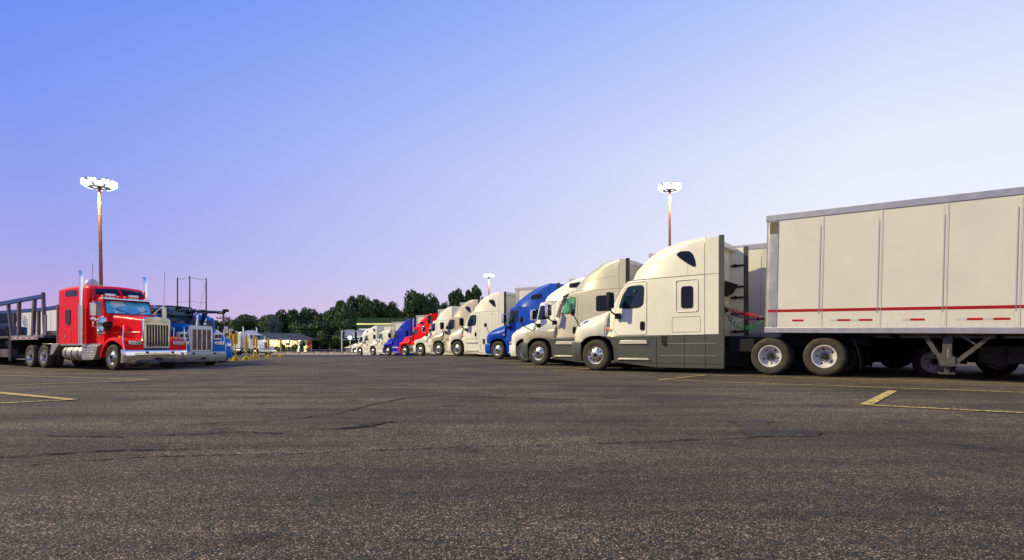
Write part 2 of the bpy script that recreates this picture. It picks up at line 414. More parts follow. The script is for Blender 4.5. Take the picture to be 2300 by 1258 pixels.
def aero(P, label, paint, p):
    """P: position of the outer face of the left steer wheel on the lot; p: dict of shape choices"""
    hd = Vector(p.get('head', (-.7884, .6152))); lf = Vector((-hd.y, hd.x))
    side_sign = p.get('vis', 1)
    c = Vector(P) - lf * 1.2 * side_sign
    rz = math.atan2(hd.y, hd.x)
    t = thing(p['name'], label, 'truck', (c.x, c.y, gz(c.x, c.y)), rz, p.get('group'))
    lo = p.get('low')                               # colour of bumper and skirts
    HK = p['hood']; xn = HK[0][0]; xc = p.get('xc', -.34)
    hz = [(a, z) for a, z in HK]
    # ---- hood with its fenders
    xs = [xn - i * (xn - xc) / 44 for i in range(45)]
    hood = B(); rings = []
    zfl = p.get('zlow', .95)
    for x in xs:
        zt = interp(hz, x)
        wt = interp([(xn, .38), (xn - .3, .52), (0, .62), (xc, .74)], x)
        ws = interp([(xn, .78), (xn - .08, .93), (xn - .25, 1.1), (xn - .55, 1.19), (.0, 1.21), (xc, p.get('cowlw', 1.15))], x)
        zs = interp([(xn, hz[0][1] - .03), (xn - .2, 1.25), (xn - .5, p.get('fz', 1.38)), (0, p.get('fz', 1.38) + .05), (xc, 1.45)], x)
        zs = min(zs, zt - .04)
        zb = arch(x) or zfl
        zb = max(zb, zfl if x > 0 else zfl + (1.12 - zfl) * min(1, -x / .3))
        zb = min(zb, zs - .03)
        half = [(ws * .97, zb), (ws, zb + (zs - zb) * .35), (ws, zb + (zs - zb) * .7), (ws, zs)]
        p1 = (ws - .01, zs + (zt - zs) * .35); p2 = (wt + (ws - wt) * .5, zt - (zt - zs) * .12); p3 = (wt, zt)
        if p.get('muscle'):   # a fender that stands clear of the hood
            p1 = (ws - .03, zs + (zt - zs) * .28); p2 = (wt + .05, zs + (zt - zs) * .30)
        for k in (.2, .4, .6, .8, 1):
            a, b_, c_, d_ = (1 - k) ** 3, 3 * k * (1 - k) ** 2, 3 * k * k * (1 - k), k ** 3
            half.append(tuple(a * (ws, zs)[i] + b_ * p1[i] + c_ * p2[i] + d_ * p3[i] for i in (0, 1)))
        half += [(wt * .5, zt + .02), (0, zt + .028)]
        rings.append(half_ring(x, half))
    hood.loft(rings)
    ho = obj('hood', hood, paint, t, smooth=42)
    # ---- cab box
    RK = p['roof']; xr = p['rear']; zseam = p.get('seam', 2.87); xw0, xw1 = p.get('ws', (xc, -1.08))
    zbc = p.get('zbc', 1.12)
    cab = B(); rings = []
    xs = [xc + .02] + [xw0 + (xw1 - xw0) * i / 8 for i in range(9)] + [xw1 - .08, xw1 - .3, -1.8, -2.4, -3.0, xr]
    xs = [x for x in xs if x >= xr - 1e-6]
    for x in xs:
        zt = interp(p.get('wsz', [(xc + .02, 1.9), (xw0, hz[-1][1] - .02), (xw0 - (xw0 - xw1) * .25, 2.22), (xw0 - (xw0 - xw1) * .7, 2.66), (xw1, zseam), (xw1 - .05, zseam), (xr, zseam)]), x)
        hw = interp([(xw0 + .1, 1.08), (-.6, 1.14), (-1.1, 1.17), (-1.9, 1.2), (xr, 1.2)], x)
        ht = hw - interp([(xw0, .22), (xw1, .12), (xw1 - .5, .03), (xr, .01)], x)
        rings.append(half_ring(x, sec(zbc, zt, hw, ht, interp([(xw0, .16), (xw1, .12), (xw1 - .5, .03)], x), .04 if x > xw1 else .0)))
    cab.loft(rings); co = obj('cab', cab, paint, t, smooth=40)
    # ---- roof fairing
    fr = B(); rings = []
    xf = RK[0][0]
    xs = [xf - (xf - xr) * (i / 22) ** 1.35 for i in range(23)]
    for x in xs:
        zt = interp(RK, x)
        hw = interp([(xf, .80), (xf - .12, 1.0), (xf - .35, 1.12), (xf - .8, 1.19), (xr, 1.2)], x)
        ht = interp([(xf, .6), (xf - .3, .9), (xf - 1.0, 1.06), (xf - 2.0, 1.15), (xr, 1.17)], x)
        r = interp([(xf, .12), (xf - .5, .35), (xf - 1.2, .45), (xr + .5, .2), (xr, .09)], x)
        rings.append(half_ring(x, sec(zseam - .002, max(zt, zseam + .03), hw, min(hw, ht), r, .05)))
    fr.loft(rings); fo = obj('roof_fairing', fr, paint, t, smooth=40)
    T = bvh(cab); TF = bvh(fr); TH = bvh(hood)
    # ---- bumper
    zt_, zb_ = zfl - .012, p.get('bz', .3)
    bl = [(.56, 1.2), (.8, 1.19), (xn - .06, 1.08), (xn + .03, .85), (xn + .08, .5), (xn + .09, 0)]
    bl = bl + [(x, -y) for x, y in reversed(bl[:-1])]
    bp = B()
    rings = []
    for z, k in ((zb_, .93), (zb_ + .12, .985), (zb_ + .3, 1.0), (zt_ - .05, 1.0), (zt_, .985)):
        rings.append([(.3 + (x - .3) * k, y * k, z) for x, y in bl])
    bp.loft(rings); obj('bumper', bp, p.get('bmat', lo or paint), t, smooth=35)
    # ---- headlights
    for s in (1, -1):
        poly = [(.58 * s, 1.02), (.98 * s, 1.08), (1.0 * s, 1.22), (.72 * s, 1.26)] if s > 0 else [(-.58, 1.02), (-.72, 1.26), (-1.0, 1.22), (-.98, 1.08)]
        h = obj('headlight', patch(TH, roundpoly(poly, .05), .012, 'x', rings=2), 'lens', t)
        am = [(xn - .03, 1.0), (xn - .02, 1.18), (xn - .09, 1.25), (xn - .17, 1.12), (xn - .15, 1.0)]
        obj('turn_signal', patch(TH, am, .012, 'y', s, rings=2), 'amber', h)
    # ---- grille on the nose
    zg0, zg1 = zfl + .04, hz[2][1] if len(hz) > 2 else 1.5
    if p.get('grille', 1):
        obj('grille', patch(TH, roundpoly([(-.42, zg0), (.42, zg0), (.36, zg1 - .05), (-.36, zg1 - .05)], .05), .012, 'x', rings=3), p.get('gmat', 'black'), t)
    # ---- doors, windows
    xd = p.get('doorx', -1.8)
    wpoly = p.get('win', [(-.78, 2.03), (-.92, 2.4), (-1.12, 2.66), (-1.62, 2.67), (-1.68, 2.6), (-1.66, 2.1), (-1.52, 2.01), (-1.1, 2.0)])
    dpoly = [(-.62, 1.98), (-.64, 1.7), (-.58, 1.4), (-.76, zbc + .02), (xd, zbc + .02), (xd, 2.79), (-1.08, 2.79), (-.8, 2.36)]
    for s in (1, -1):
        sm = B()
        seam(sm, T, roundpoly(dpoly, .07), .007, s, True); 
        if s == 1 or p.get('detail', 1):
            for x in p.get('vseams', []): seam(sm, T, [(x, zbc + .02), (x, zseam - .02)], .006, s)
            for q in p.get('boxes', []): seam(sm, T, roundpoly(q, .07), .006, s, True)
            seam(sm, T, [(xw1 - .05, zseam - .012), (xr + .03, zseam - .012)], .011, s)
            seam(sm, TF, [(a - .0, b_) for a, b_ in p.get('fseam', [(-3.1, zseam + .02), (-3.1, 3.6)])], .005, s)
            seam(sm, TH, [(xc + .03, 1.16), (xc + .03, 1.9)], .009, s)
        obj('panel_seam', sm, 'black', t, smooth=0)
        d = obj('door', patch(T, roundpoly(dpoly, .07), .004, 'y', s, grow=-.012, rings=6), paint, t, smooth=30)
        g = obj('window_gasket', patch(T, roundpoly(wpoly, .07), .012, 'y', s, grow=.03), 'black', d)
        obj('door_window', patch(T, roundpoly(wpoly, .06), .017, 'y', s, grow=-.005), p.get('winmat', 'glass'), d)
        hb = B(); hx, hzz = xd + .14, 1.42
        hh = hit(T, 'y', hx, hzz, s).y
        hb.prism(roundpoly([(hx - .08, hzz - .14), (hx + .08, hzz - .14), (hx + .08, hzz + .14), (hx - .08, hzz + .14)], .06), hh - .01 * s, hh + .02 * s)
        hb.tube([(hx + .02, hh + .03 * s, hzz - .1), (hx + .02, hh + .045 * s, hzz), (hx + .02, hh + .03 * s, hzz + .1)], .014, 6)
        obj('door_handle', hb, 'black', d)
        for q in p.get('sidewin', []):
            f = obj('side_window', patch(T, roundpoly(q, .07), .018, 'y', s), 'darkglass', t)
            gk = B(); seam(gk, T, roundpoly(q, .07), .016, s, True, off=.012); obj('window_gasket', gk, 'black', f)
            if p.get('sleepframe'):
                q2 = p['sleepframe']; fb = B()
                seam(fb, T, roundpoly(q2, .07), .018, s, True, off=.006)
                obj('window_frame', fb, paint, f)
        for q in p.get('topwin', []):
            f = obj('roof_window', patch(TF, roundpoly(q, .05), .014, 'y', s), 'darkglass', t)
            gk = B(); seam(gk, TF, roundpoly(q, .05), .013, s, True, off=.008); obj('window_gasket', gk, 'black', f)
        # mirror on its arm
        mb = B(); my = 1.46 * s; mxx = p.get('mx', -.66)
        mb.box(mxx - .09, mxx + .05, my - .16, my + .16, 1.99, 2.50)
        mo = obj('mirror', mb, p.get('mirmat', 'black'), t, bevel=.035)
        ab = B(); ab.tube([(mxx - .02, my - .02 * s, 1.99), (mxx - .03, my - .06 * s, 1.88), (mxx - .12, 1.2 * s, 1.76)], .028, 8)
        ab.box(mxx - .24, mxx - .05, 1.13 * s, 1.22 * s, 1.66, 1.84)
        if p.get('mirmat') == 'chrome': ab.tube([(mxx - .02, my - .02 * s, 1.99), (mxx - .06, my - .05 * s, 2.4), (mxx - .3, 1.08 * s, 2.7)], .014, 6)
        obj('mirror_arm', ab, 'black', mo, bevel=.01)
        gb = B(); gb.box(mxx - .096, mxx - .091, my - .13, my + .13, 2.05, 2.46); obj('mirror_glass', gb, 'glass', mo)
        # hood mirror
        hm = B(); yb = 1.05 * s; zb2 = (hit(TH, 'y', .62, 1.42, s) or Vector((0, 1.1 * s, 0))).y
        hm.tube([(.62, zb2 * .98, 1.42), (.68, 1.2 * s, 1.60), (.80, 1.27 * s, 1.86)], .018, 6)
        hm.sphere((.82, 1.27 * s, 1.93), .075, .10, .12, 12)
        if p.get('hoodmir', 1): obj('hood_mirror', hm, 'black' if s > 0 else 'black', t)
    # windscreen
    zc0 = hz[-1][1] + .1
    wsp = roundpoly([(-.86, zc0), (.86, zc0), (.88, zseam - .18), (-.88, zseam - .18)], .08)
    obj('windshield', patch(T, wsp, .014, 'x', rings=4), p.get('wsmat', 'glass'), t)
    if p.get('visor'):
        vb = B(); vb.prism([(xw1 + .05, zseam - .03), (xw1 + .38, zseam - .16), (xw1 + .38, zseam - .19), (xw1 + .02, zseam - .12)], -1.0, 1.0); obj('sun_visor', vb, 'black', t, bevel=.01)
    # ---- extender panels behind the sleeper
    xe = p.get('ext', -4.01); ztop = RK[-1][1]
    if xe:
        for s in (1, -1):
            e = B(); e.prism([(xr, zbc), (xr, ztop - .12), (xr - .02, ztop - .06), (xe, ztop - .05), (xe, zbc)], 1.145 * s, 1.20 * s)
            eo = obj('side_fairing', e, paint, t, bevel=.012)
            sb = B(); sb.box(xr + .004, xr - .004, 1.19 * s, 1.203 * s, zbc + .01, ztop - .2); sb.box(xr - .01, xe, 1.199 * s, 1.203 * s, zseam - .016, zseam - .006)
            obj('fairing_gap', sb, 'black', eo, smooth=0)
            e = B(); e.box(xe - .14, xe, 1.15 * s, 1.19 * s, zbc, ztop - .02); obj('rubber_edge', e, 'dkgrey' if p.get('edge') else 'black', eo)
            if p.get('detail', 1):
                for z in (3.35, 2.68, 2.34, 1.82, 1.26):
                    k = B(); k.box(xr - .42, xr - .04, 1.08 * s, 1.144 * s, z - .03, z + .03); k.box(xr - .2, xr - .14, 1.05 * s, 1.144 * s, z - .05, z + .05)
                    obj('fairing_bracket', k, 'black', eo, bevel=.008)
        rf = B(); rf.loft([half_ring(xr + .01, sec(ztop - .16, ztop, 1.19, 1.16, .12, .05)), half_ring(xe + .25, sec(ztop - .14, ztop - .02, 1.19, 1.16, .10, .03))])
        obj('roof_trailing_edge', rf, paint, t)
    # ---- skirts, steps
    sk = lo or paint
    xk = p.get('skirt', -4.16)
    for s in (1, -1):
        b = B(); yo, yi = 1.195 * s, 1.11 * s
        pts = [(-.34, 1.105), (-.52, .98), (-.63, .78), (-.68, .28), (-2.1, .13), (xk, .13), (xk, 1.105)]
        b.prism(pts, yi, yo); so = obj('skirt_or_shade_panel', b, sk, t, bevel=.02)
        g = B()
        for x in (-2.12, -3.0, -3.62):
            if x > xk: g.box(x - .006, x + .006, 1.19 * s, 1.199 * s, .16, 1.09)
        g.box(xk + .02, -.72, 1.19 * s, 1.199 * s, .26, .272)
        obj('skirt_seam', g, 'black', so, smooth=0)
        if p.get('detail', 1):
            g = B()
            for z in (.5, .86): g.box(xk + .2, -2.25, 1.192 * s, 1.203 * s, z, z + .012)
            obj('skirt_trim', g, 'rail', so, smooth=0)
        b = B(); b.prism([(-.86, .86), (-1.84, .86), (-1.8, .98), (-.92, .98)], 1.18 * s, 1.235 * s); obj('step', b, 'step', t, bevel=.01)
        b = B(); b.prism([(-.8, .36), (-1.92, .36), (-1.85, .42), (-.86, .42)], 1.18 * s, 1.245 * s); obj('step', b, 'step', t, bevel=.01)
        b = B(); b.box(-2.47, -2.27, 1.188 * s, 1.20 * s, .84, 1.1); b.cyl((-2.37, 1.19 * s, .87), (-2.37, 1.235 * s, .87), .06, 12); obj('filler_recess', b, 'black', so)
        mk = B(); mk.box(-.5, -.38, 1.14 * s, 1.165 * s, 1.32, 1.4); obj('side_marker', mk, 'amber', t, bevel=.01)
        g = B(); well(g, 0, .655, .72 * s, 1.175 * s); obj('wheel_well', g, 'chassis', t)
    # ---- chassis
    wb = p.get('wb', 5.375); ax2 = wb + 1.31
    ch = B()
    for s in (1, -1): ch.box(-ax2 - .9, .75, .38 * s, .46 * s, .78, 1.04)
    for x in (.3, -1.0, -2.4, -3.8, -4.6, -ax2 - .7): ch.box(x - .1, x + .1, -.4, .4, .8, 1.0)
    ch.cyl((0, -.95, .5), (0, .95, .5), .07); ch.cyl((-wb, -.7, .5), (-wb, .7, .5), .12); ch.cyl((-ax2, -.7, .5), (-ax2, .7, .5), .12)
    ch.box(-3.4, -.5, -.85, .85, .55, 1.1)
    obj('chassis_frame', ch, 'chassis', t, smooth=0)
    f5 = B(); f5.prism([(-wb - .1, 1.04), (-wb - .1, 1.12), (-wb - 1.1, 1.12), (-wb - 1.25, 1.04)], -.42, .42); obj('fifth_wheel', f5, 'chassis', t)
    bk = B(); bk.box(-4.9, -4.2, -.9, .9, .62, .98); obj('deck_plate', bk, 'chassis', t, bevel=.02)
    kd = p.get('drive', 'steel'); ks_ = p.get('steer', 'steer')
    for s in (1, -1):
        wheel(ks_, t, 0, 1.2 * s, side=s); wheel(kd, t, -wb, 1.2 * s, side=s); wheel(kd, t, -ax2, 1.2 * s, side=s)
        mf = B(); mf.tube([(-ax2 - .62, .75 * s, 1.0), (-ax2 - .62, 1.15 * s, 1.0)], .02); obj('mud_flap_hanger', mf, 'chassis', t)
        mf = B()
        n = 8; vs = []
        for i in range(n + 1):
            q = i / n; xx = -ax2 - .62 - .16 * q - .06 * math.sin(q * 3); vs += [(xx, .58 * s, 1.0 - .82 * q), (xx, 1.18 * s, 1.0 - .82 * q), (xx - .012, 1.18 * s, 1.0 - .82 * q), (xx - .012, .58 * s, 1.0 - .82 * q)]
        mf.loft([vs[i * 4:i * 4 + 4] for i in range(n + 1)]); obj('mud_flap', mf, 'black', t)
    # exhaust stack behind the cab on the far side
    if p.get('stack'):
        for s in p['stack']:
            e = B(); e.tube([(xr - .18, 1.0 * s, 1.0), (xr - .18, 1.0 * s, 3.7), (xr - .26, 1.0 * s, 4.05)], .07, 12)
            obj('exhaust_stack', e, 'chrome', t)
    if p.get('antenna'):
        e = B(); e.tube([(-.75, 1.3, 2.5), (-.72, 1.32, 3.6), (-.75, 1.32, 4.5)], .009, 5); obj('antenna', e, 'black', t)
    if p.get('bull'):
        e = B()
        e.tube([(xn + .12, 1.1, .4), (xn + .28, 1.05, .5), (xn + .28, 1.05, .95), (xn + .2, .9, 1.15), (xn + .15, 0, 1.2), (xn + .2, -.9, 1.15), (xn + .28, -1.05, .95), (xn + .28, -1.05, .5), (xn + .12, -1.1, .4)], .03, 8)
        obj('grille_guard', e, 'black', t)
    return t, TH, T

def coil(p0, p1, sag, r, turns, wr=.008, lead=.18):
    p0, p1 = Vector(p0), Vector(p1); pts = []; n = turns * 9
    for i in range(n + 1):
        q = i / n; c = p0.lerp(p1, q) - Vector((0, 0, sag * 4 * q * (1 - q)))
        e = min(1, q / lead, (1 - q) / lead); e = e if e >= 1 else e * .3
        a = 2 * math.pi * turns * q
        d = (p1 - p0).normalized(); u = Vector((0, 0, 1)); v = d.cross(u).normalized(); u = v.cross(d)
        pts.append(c + (u * math.cos(a) + v * math.sin(a)) * r * e)
    return B().tube(pts, wr, 5)

CASC = dict(name='sleeper_tractor', hood=[(1.04, 1.02), (1.0, 1.24), (.93, 1.52), (.84, 1.67), (.39, 1.80), (0, 1.90), (-.34, 1.98)],
            roof=[(-1.04, 2.93), (-1.15, 3.10), (-1.32, 3.27), (-1.58, 3.49), (-1.83, 3.68), (-2.08, 3.81), (-2.53, 3.92), (-2.97, 3.96), (-3.6, 3.97)],
            rear=-3.6, sidewin=[], vseams=[-2.0, -3.1], topwin=[[(-2.73, 3.53), (-2.85, 3.60), (-3.12, 3.58), (-3.23, 3.49), (-3.31, 3.29), (-3.33, 3.12), (-3.26, 3.12), (-3.06, 3.25), (-2.85, 3.41)]],
            group='tractors parked in the right-hand row')

# ------------------------------------------------------------------ box trailer
def trailer(front, hd, label, zf=1.15, zt=4.2, length=16.15, detail=False, pitch=None, group='white box trailers behind the right-hand tractors', shade='trailer', gear=True, axles=None, skirt=False, both=False):
    fx, fy = front; hd = Vector(hd); rz = math.atan2(hd.y, hd.x)
    axles = axles or (length - 3.55, length - 2.3); rear = Vector(front) - hd * (length - 2.5)
    g0 = gz(fx, fy); g1 = gz(rear.x, rear.y)
    if pitch is None: pitch = math.atan2(g0 - g1, length - 2.5)
    t = thing('semi_trailer', label, 'trailer', (fx, fy, g0), rz, group, ry=-pitch)
    W = 1.3
    b = B(); b.box(-length, -.12, -W, W, zf + .13, zt - .13); obj('trailer_box', b, shade, t)
    b = B(); b.box(-length - .01, -.0, -W - .02, W + .02, zt - .16, zt); b.box(-length, -.05, -W + .05, W - .05, zt, zt + .012); obj('top_rail', b, 'rail', t, bevel=.012)
    b = B(); b.box(-length - .01, -.02, -W - .018, W + .018, zf, zf + .14); obj('bottom_rail', b, 'rail', t, bevel=.008)
    for s in (1, -1):
        pts = []
        for i in range(7):
            a = math.pi / 2 * i / 6; pts.append((-.12 + .12 * math.sin(a), (W - .10) + .112 * math.cos(a)))
        b = B(); b.prism([(x, y * s) for x, y in [(-.32, W + .012)] + pts + [(0, W - .2), (-.32, W - .2)]], zf + .01, zt - .165, 'z'); obj('corner_post', b, 'dullalu', t)
        if detail:
            b = B(); b.box(-.30, -.10, W + .012, W + .022, zt - .5, zt - .18) if s > 0 else b.box(-.30, -.10, -W - .022, -W - .012, zt - .5, zt - .18)
            obj('vent', b, 'vent', t)
        b = B(); b.box(-length, -.30, W * s, (W + .006) * s, zf + .55, zf + .62)
        b.box(-.30, -.10, (W + .012) * s, (W + .017) * s, zf + .55, zf + .62)
        obj('red_stripe', b, 'redstripe', t, smooth=0)
        if s > 0 or detail or both:
            x = -1.35; k = 0
            while x > -length + .4 and k < 13:
                b = B()
                b.box(x - .05, x + .05, (W) * s, (W + .004) * s, zf + .15, zt - .17)
                b.box(x - .052, x - .046, W * s, (W + .009) * s, zf + .15, zt - .17)
                b.box(x + .014, x + .030, (W + .004) * s, (W + .012) * s, zf + .5, zt - .42, 1)
                if detail and s > 0:
                    z = zf + .2
                    while z < zt - .2:
                        b.box(x - .036, x - .026, (W + .004) * s, (W + .010) * s, z, z + .012, 2)
                        b.box(x + .042, x + .049, (W + .004) * s, (W + .010) * s, z, z + .012, 2); z += .055
                obj('side_post', b, [shade, 'rail', 'chassis'], t, smooth=0); x -= 1.27; k += 1
        if detail and s > 0:
            for x0, x1, c in [(-.7, -.97, 1), (-1.58, -1.75, 0), (-1.75, -2.03, 1), (-2.03, -2.22, 0), (-2.22, -2.50, 1), (-3.1, -3.26, 0), (-3.26, -3.54, 1), (-4.12, -4.31, 0), (-4.31, -4.59, 1), (-4.59, -4.77, 0), (-4.77, -5.05, 1)]:
                b = B(); b.box(x1, x0, W, W + .004, zf + .30, zf + .35); obj('reflector', b, 'refred' if c else 'refwhite', t, smooth=0)
            b = B(); x = -.4
            while x > -6.2:
                for z in (zf + .17, zf + .205, zf + .24): b.box(x - .006, x, W, W + .004, z, z + .008)
                b.box(x - .05, x - .043, W + .018, W + .022, zf + .05, zf + .06); b.box(x - .05, x - .043, W + .018, W + .022, zf + .09, zf + .10)
                b.box(x - .1, x - .092, W, W + .004, zf + .44, zf + .448)
                x -= .2
            obj('rivet_row', b, 'chassis', t, smooth=0)
    b = B(); b.box(-1.6, -.3, -.6, .6, zf - .08, zf + .0); obj('coupler_plate', b, 'chassis', t)
    b = B()
    for i in range(14):
        x = -1.8 - i * 1.05
        if x > -length + .3: b.box(x - .04, x + .04, -W + .1, W - .1, zf - .07, zf + .01)
    b.box(-length + 1, -length + 6, -.55, -.45, zf - .35, zf - .0); b.box(-length + 1, -length + 6, .45, .55, zf - .35, zf)
    obj('underframe', b, 'chassis', t, smooth=0)
    if gear:
        lx = -3.97
        for s in (1, -1):
            y = 1.02 * s; g = B()
            g.box(lx - .09, lx + .09, y - .08, y + .08, .42, zf - .02)
            g.box(lx - .05, lx + .05, y - .05, y + .05, .26, .44)
            g.box(lx - .16, lx + .16, y - .13, y + .13, .21, .25)
            lg = obj('landing_leg', g, 'gear', t, bevel=.008)
            g = B(); o = .1 * s
            g.prism([(lx + .48, zf - .03), (lx + .38, zf - .03), (lx + .13, .66), (lx + .24, .66)], y + o, y + o + .02 * s)
            g.prism([(lx - .74, zf - .03), (lx - .84, zf - .03), (lx - .22, .48), (lx - .16, .56)], y + o, y + o + .02 * s)
            g.prism([(lx - .30, zf - .03), (lx - .18, zf - .03), (lx - .56, .86), (lx - .64, .80)], y + o, y + o + .02 * s)
            g.prism([(lx + .22, .72), (lx + .12, .40), (lx - .18, .40), (lx - .28, .56), (lx - .05, .66)], y + o + .02 * s, y + o + .04 * s)
            obj('landing_gear_brace', g, 'gear', t)
            [wheel('steel', t, -q_, W * s, side=s, z=.505) for q_ in axles]
            if skirt: g = B(); g.box(-axles[0] + .7, -5.2, (W - .07) * s, (W - .04) * s, .34, zf); g.box(-length + .2, -axles[-1] + .6, (W - .07) * s, (W - .04) * s, .34, zf) if False else None; g.box(-axles[-1] - .6, -axles[0] + .69, (W - .0) * s, (W + .02) * s, .4, zf); obj('skirt_or_shade_panel', g, 'black', t, smooth=0)  # trailer panels are added: dark sheets standing in for deep shade underneath
            g = B(); g.tube([(-length + 2.3 - .7, .6 * s, .95), (-length + 2.3 - .7, 1.28 * s, .95)], .02); g.box(-length + 1.58, -length + 1.6, .62 * s, 1.26 * s, .25, .95); obj('mud_flap', g, 'black', t, smooth=0)
        g = B(); g.tube([(lx, -.9, .9), (lx, .9, .9)], .03); g.tube([(lx - .02, 1.14, .8), (lx - .02, 1.28, .8), (lx - .02, 1.28, .6)], .015); obj('landing_gear_crank', g, 'dullalu', t)
        g = B(); g.lathe([(.0, -.5), (.16, -.48), (.19, -.42), (.19, .42), (.16, .48), (0, .5)], (lx - 2.0, .75, zf - .25), n=18); obj('air_tank', g, 'black', t)
        g = B(); g.box(-length + 1.0, -length + .1, -1.1, -1.0, .5, zf); g.box(-length + 1.0, -length + .1, 1.0, 1.1, .5, zf); g.box(-length + .05, -length + .16, -1.2, 1.2, .45, .56); obj('rear_guard', g, 'dullalu', t)
    return t

# ------------------------------------------------------------------ square-nosed conventional tractor
def classic(P, hd, label, p, group='tractors parked in the left-hand row', gp=None):
    hd = Vector(hd).normalized(); rz = math.atan2(hd.y, hd.x)
    t = thing('conventional_tractor', label, 'truck', (P[0], P[1], gz(P[0], P[1]) if gp is None else gp), rz, group)
    pc = p['paint']; cabp = p.get('cab', pc); gt = p.get('gtop', 2.10); gb = p.get('gbot', .86); ghw = p.get('ghw', .53)
    xg = .92; xw = -1.08
    # hood
    b = B(); rings = []
    for i in range(11):
        x = xg - (xg - xw) * i / 10; q = i / 10
        hw = ghw - .02 + (.86 - ghw) * q ** .9; zt = gt - .06 + (p.get('cowl', 2.27) - gt + .04) * q
        rings.append(half_ring(x, sec(.95, zt, hw, hw - .05, .14, .04)))
    b.loft(rings); obj('hood', b, pc, t)
    hb = B()
    for s in (1, -1): hb.tube([(xg - .1, (ghw + .02) * s, 1.5), (xw + .25, .83 * s, 1.5)], .012)
    obj('hood_seam', hb, 'chrome', t)
    # grille
    b = B()
    o_ = [(-ghw, gb), (ghw, gb), (ghw, gt - .12), (ghw - .07, gt - .03), (0, gt + .04), (-ghw + .07, gt - .03), (-ghw, gt - .12)] if p.get('peak', 1) else roundpoly([(-ghw, gb), (ghw, gb), (ghw, gt), (-ghw, gt)], .12)
    b.prism(o_, xg - .06, xg + .06, 'x'); gr = obj('grille_shell', b, p.get('shell', 'chrome'), t, bevel=.025)
    zt_ = gt - (.30 if p.get('peak', 1) else .17); gi = ghw - .10
    b = B(); b.box(xg + .06, xg + .075, -gi, gi, gb + .08, zt_); obj('grille_mesh', b, p.get('mesh', 'grillemesh'), gr, smooth=0)
    nb = p.get('bars', 8)
    b = B()
    for i in range(nb + 1):
        y = -gi + 2 * gi * i / nb; b.box(xg + .075, xg + .10, y - .011, y + .011, gb + .06, zt_ + (.06 if p.get('peak', 1) else 0))
    obj('grille_bar', b, 'chrome', gr, smooth=0)
    # fenders
    for s in (1, -1):
        b = B(); rings = []; nn = 16
        prof = [(.98, .72), (.99, .95), (.93, 1.16), (.72, 1.24), (.4, 1.27), (.0, 1.27), (-.3, 1.22), (-.6, 1.02), (-.78, .75), (-.86, .48)]
        inner = [(.88, .72), (.80, .92), (.62, 1.02), (.40, 1.10), (.2, 1.15), (0, 1.16), (-.25, 1.11), (-.52, .93), (-.70, .70), (-.79, .48)]
        for (x, z), (xi, zi) in zip(prof, inner):
            yo = 1.22; yi = ghw - .02 if x > -.1 else .7
            rings.append([(x, yi * s, z), (x, (yo - .12) * s, z), (x * .985 + xi * .015, (yo - .03) * s, z * .96 + zi * .04), ((x + xi) / 2, yo * s, (z + zi) / 2), (xi, (yo - .01) * s, zi), (xi, yi * s, zi)])
        # dense rings
        rr_ = []
        for i in range(len(rings) - 1):
            for j in range(2):
                rr_.append([tuple(a[k] + (c[k] - a[k]) * j / 2 for k in range(3)) for a, c in zip(rings[i], rings[i + 1])])
        rr_.append(rings[-1]); b.loft(rr_); fo = obj('fender', b, p.get('fend', pc), t, smooth=50)
        b = B(); b.prism(roundpoly([(.62 * s, 1.0), (1.08 * s, 1.0), (1.08 * s, 1.15), (.62 * s, 1.15)][::s], .03), .985, 1.05, 'x'); hl = obj('headlight', b, 'chrome', t, bevel=.008)
        for y in (.745, .955):
            b = B(); b.box(1.05, 1.06, y * s - .09, y * s + .09, 1.025, 1.125); obj('headlight_lens', b, 'lens', hl, bevel=.01)
        b = B(); b.box(.35, .47, 1.0 * s, 1.12 * s, 1.26, 1.34); obj('turn_signal', b, 'orangelens', t, bevel=.015)
        b = B(); b.tube([(.98, 1.2 * s, .75), (.93, 1.225 * s, 1.05), (.86, 1.21 * s, 1.2), (.84, 1.17 * s, 1.75)], .014, 6); obj('fender_guide', b, 'chrome', t)
        well_ = B(); well(well_, 0, .64, .6 * s, 1.1 * s); obj('wheel_well', well_, 'chassis', t)
    if p.get('pod'):
        for s in (1, -1):
            b = B(); b.box(.70, .98, .62 * s, 1.02 * s, 1.22, 1.56); pd = obj('lamp_pod', b, 'white', t, bevel=.04)
            for y in (.73, .91): b = B(); b.box(.98, .995, y * s - .075, y * s + .075, 1.31, 1.47); obj('pod_lens', b, 'grillemesh', pd, bevel=.01)
    # bumper
    bz0, bz1 = p.get('bz', (.30, .80))
    b = B(); pl_ = [(.80, 1.24), (.98, 1.235), (1.06, 1.17), (1.12, .8), (1.14, 0), (1.12, -.8), (1.06, -1.17), (.98, -1.235), (.80, -1.24), (.84, -1.2), (1.0, -.9), (1.02, 0), (1.0, .9), (.84, 1.2)]
    rings = []
    for z, dx in ((bz0, -.035), (bz0 + .08, -.01), (bz0 + .2, 0), (bz1 - .12, .005), (bz1 - .03, -.01), (bz1, -.04)): rings.append([(x + dx, y, z) for x, y in pl_])
    b.loft(rings); bo = obj('bumper', b, p.get('bmat', 'chrome'), t, smooth=50)
    b = B()
    b.box(1.138, 1.148, -.12, .12, bz0 + .10, bz0 + .20)
    for y in (-.45, .55): b.box(1.12, 1.142, y - .05, y + .05, bz1 - .15, bz1 - .06)
    obj('bumper_opening', b, 'black', bo, smooth=0)
    # cab
    xc1 = -2.16; hw = .98; zr = p.get('zcab', 2.95)
    b = B(); rings = []
    for x, zt2, h2 in ((xw + .04, 2.18, .90), (xw, 2.30, .92), (xw - .10, 2.62, .93), (xw - .17, 2.84, .93), (xw - .24, zr, .90), (-1.7, zr + .02, .95), (xc1, zr + .02, .97)):
        rings.append(half_ring(x, sec(1.05, zt2, hw, h2, .08, .03)))
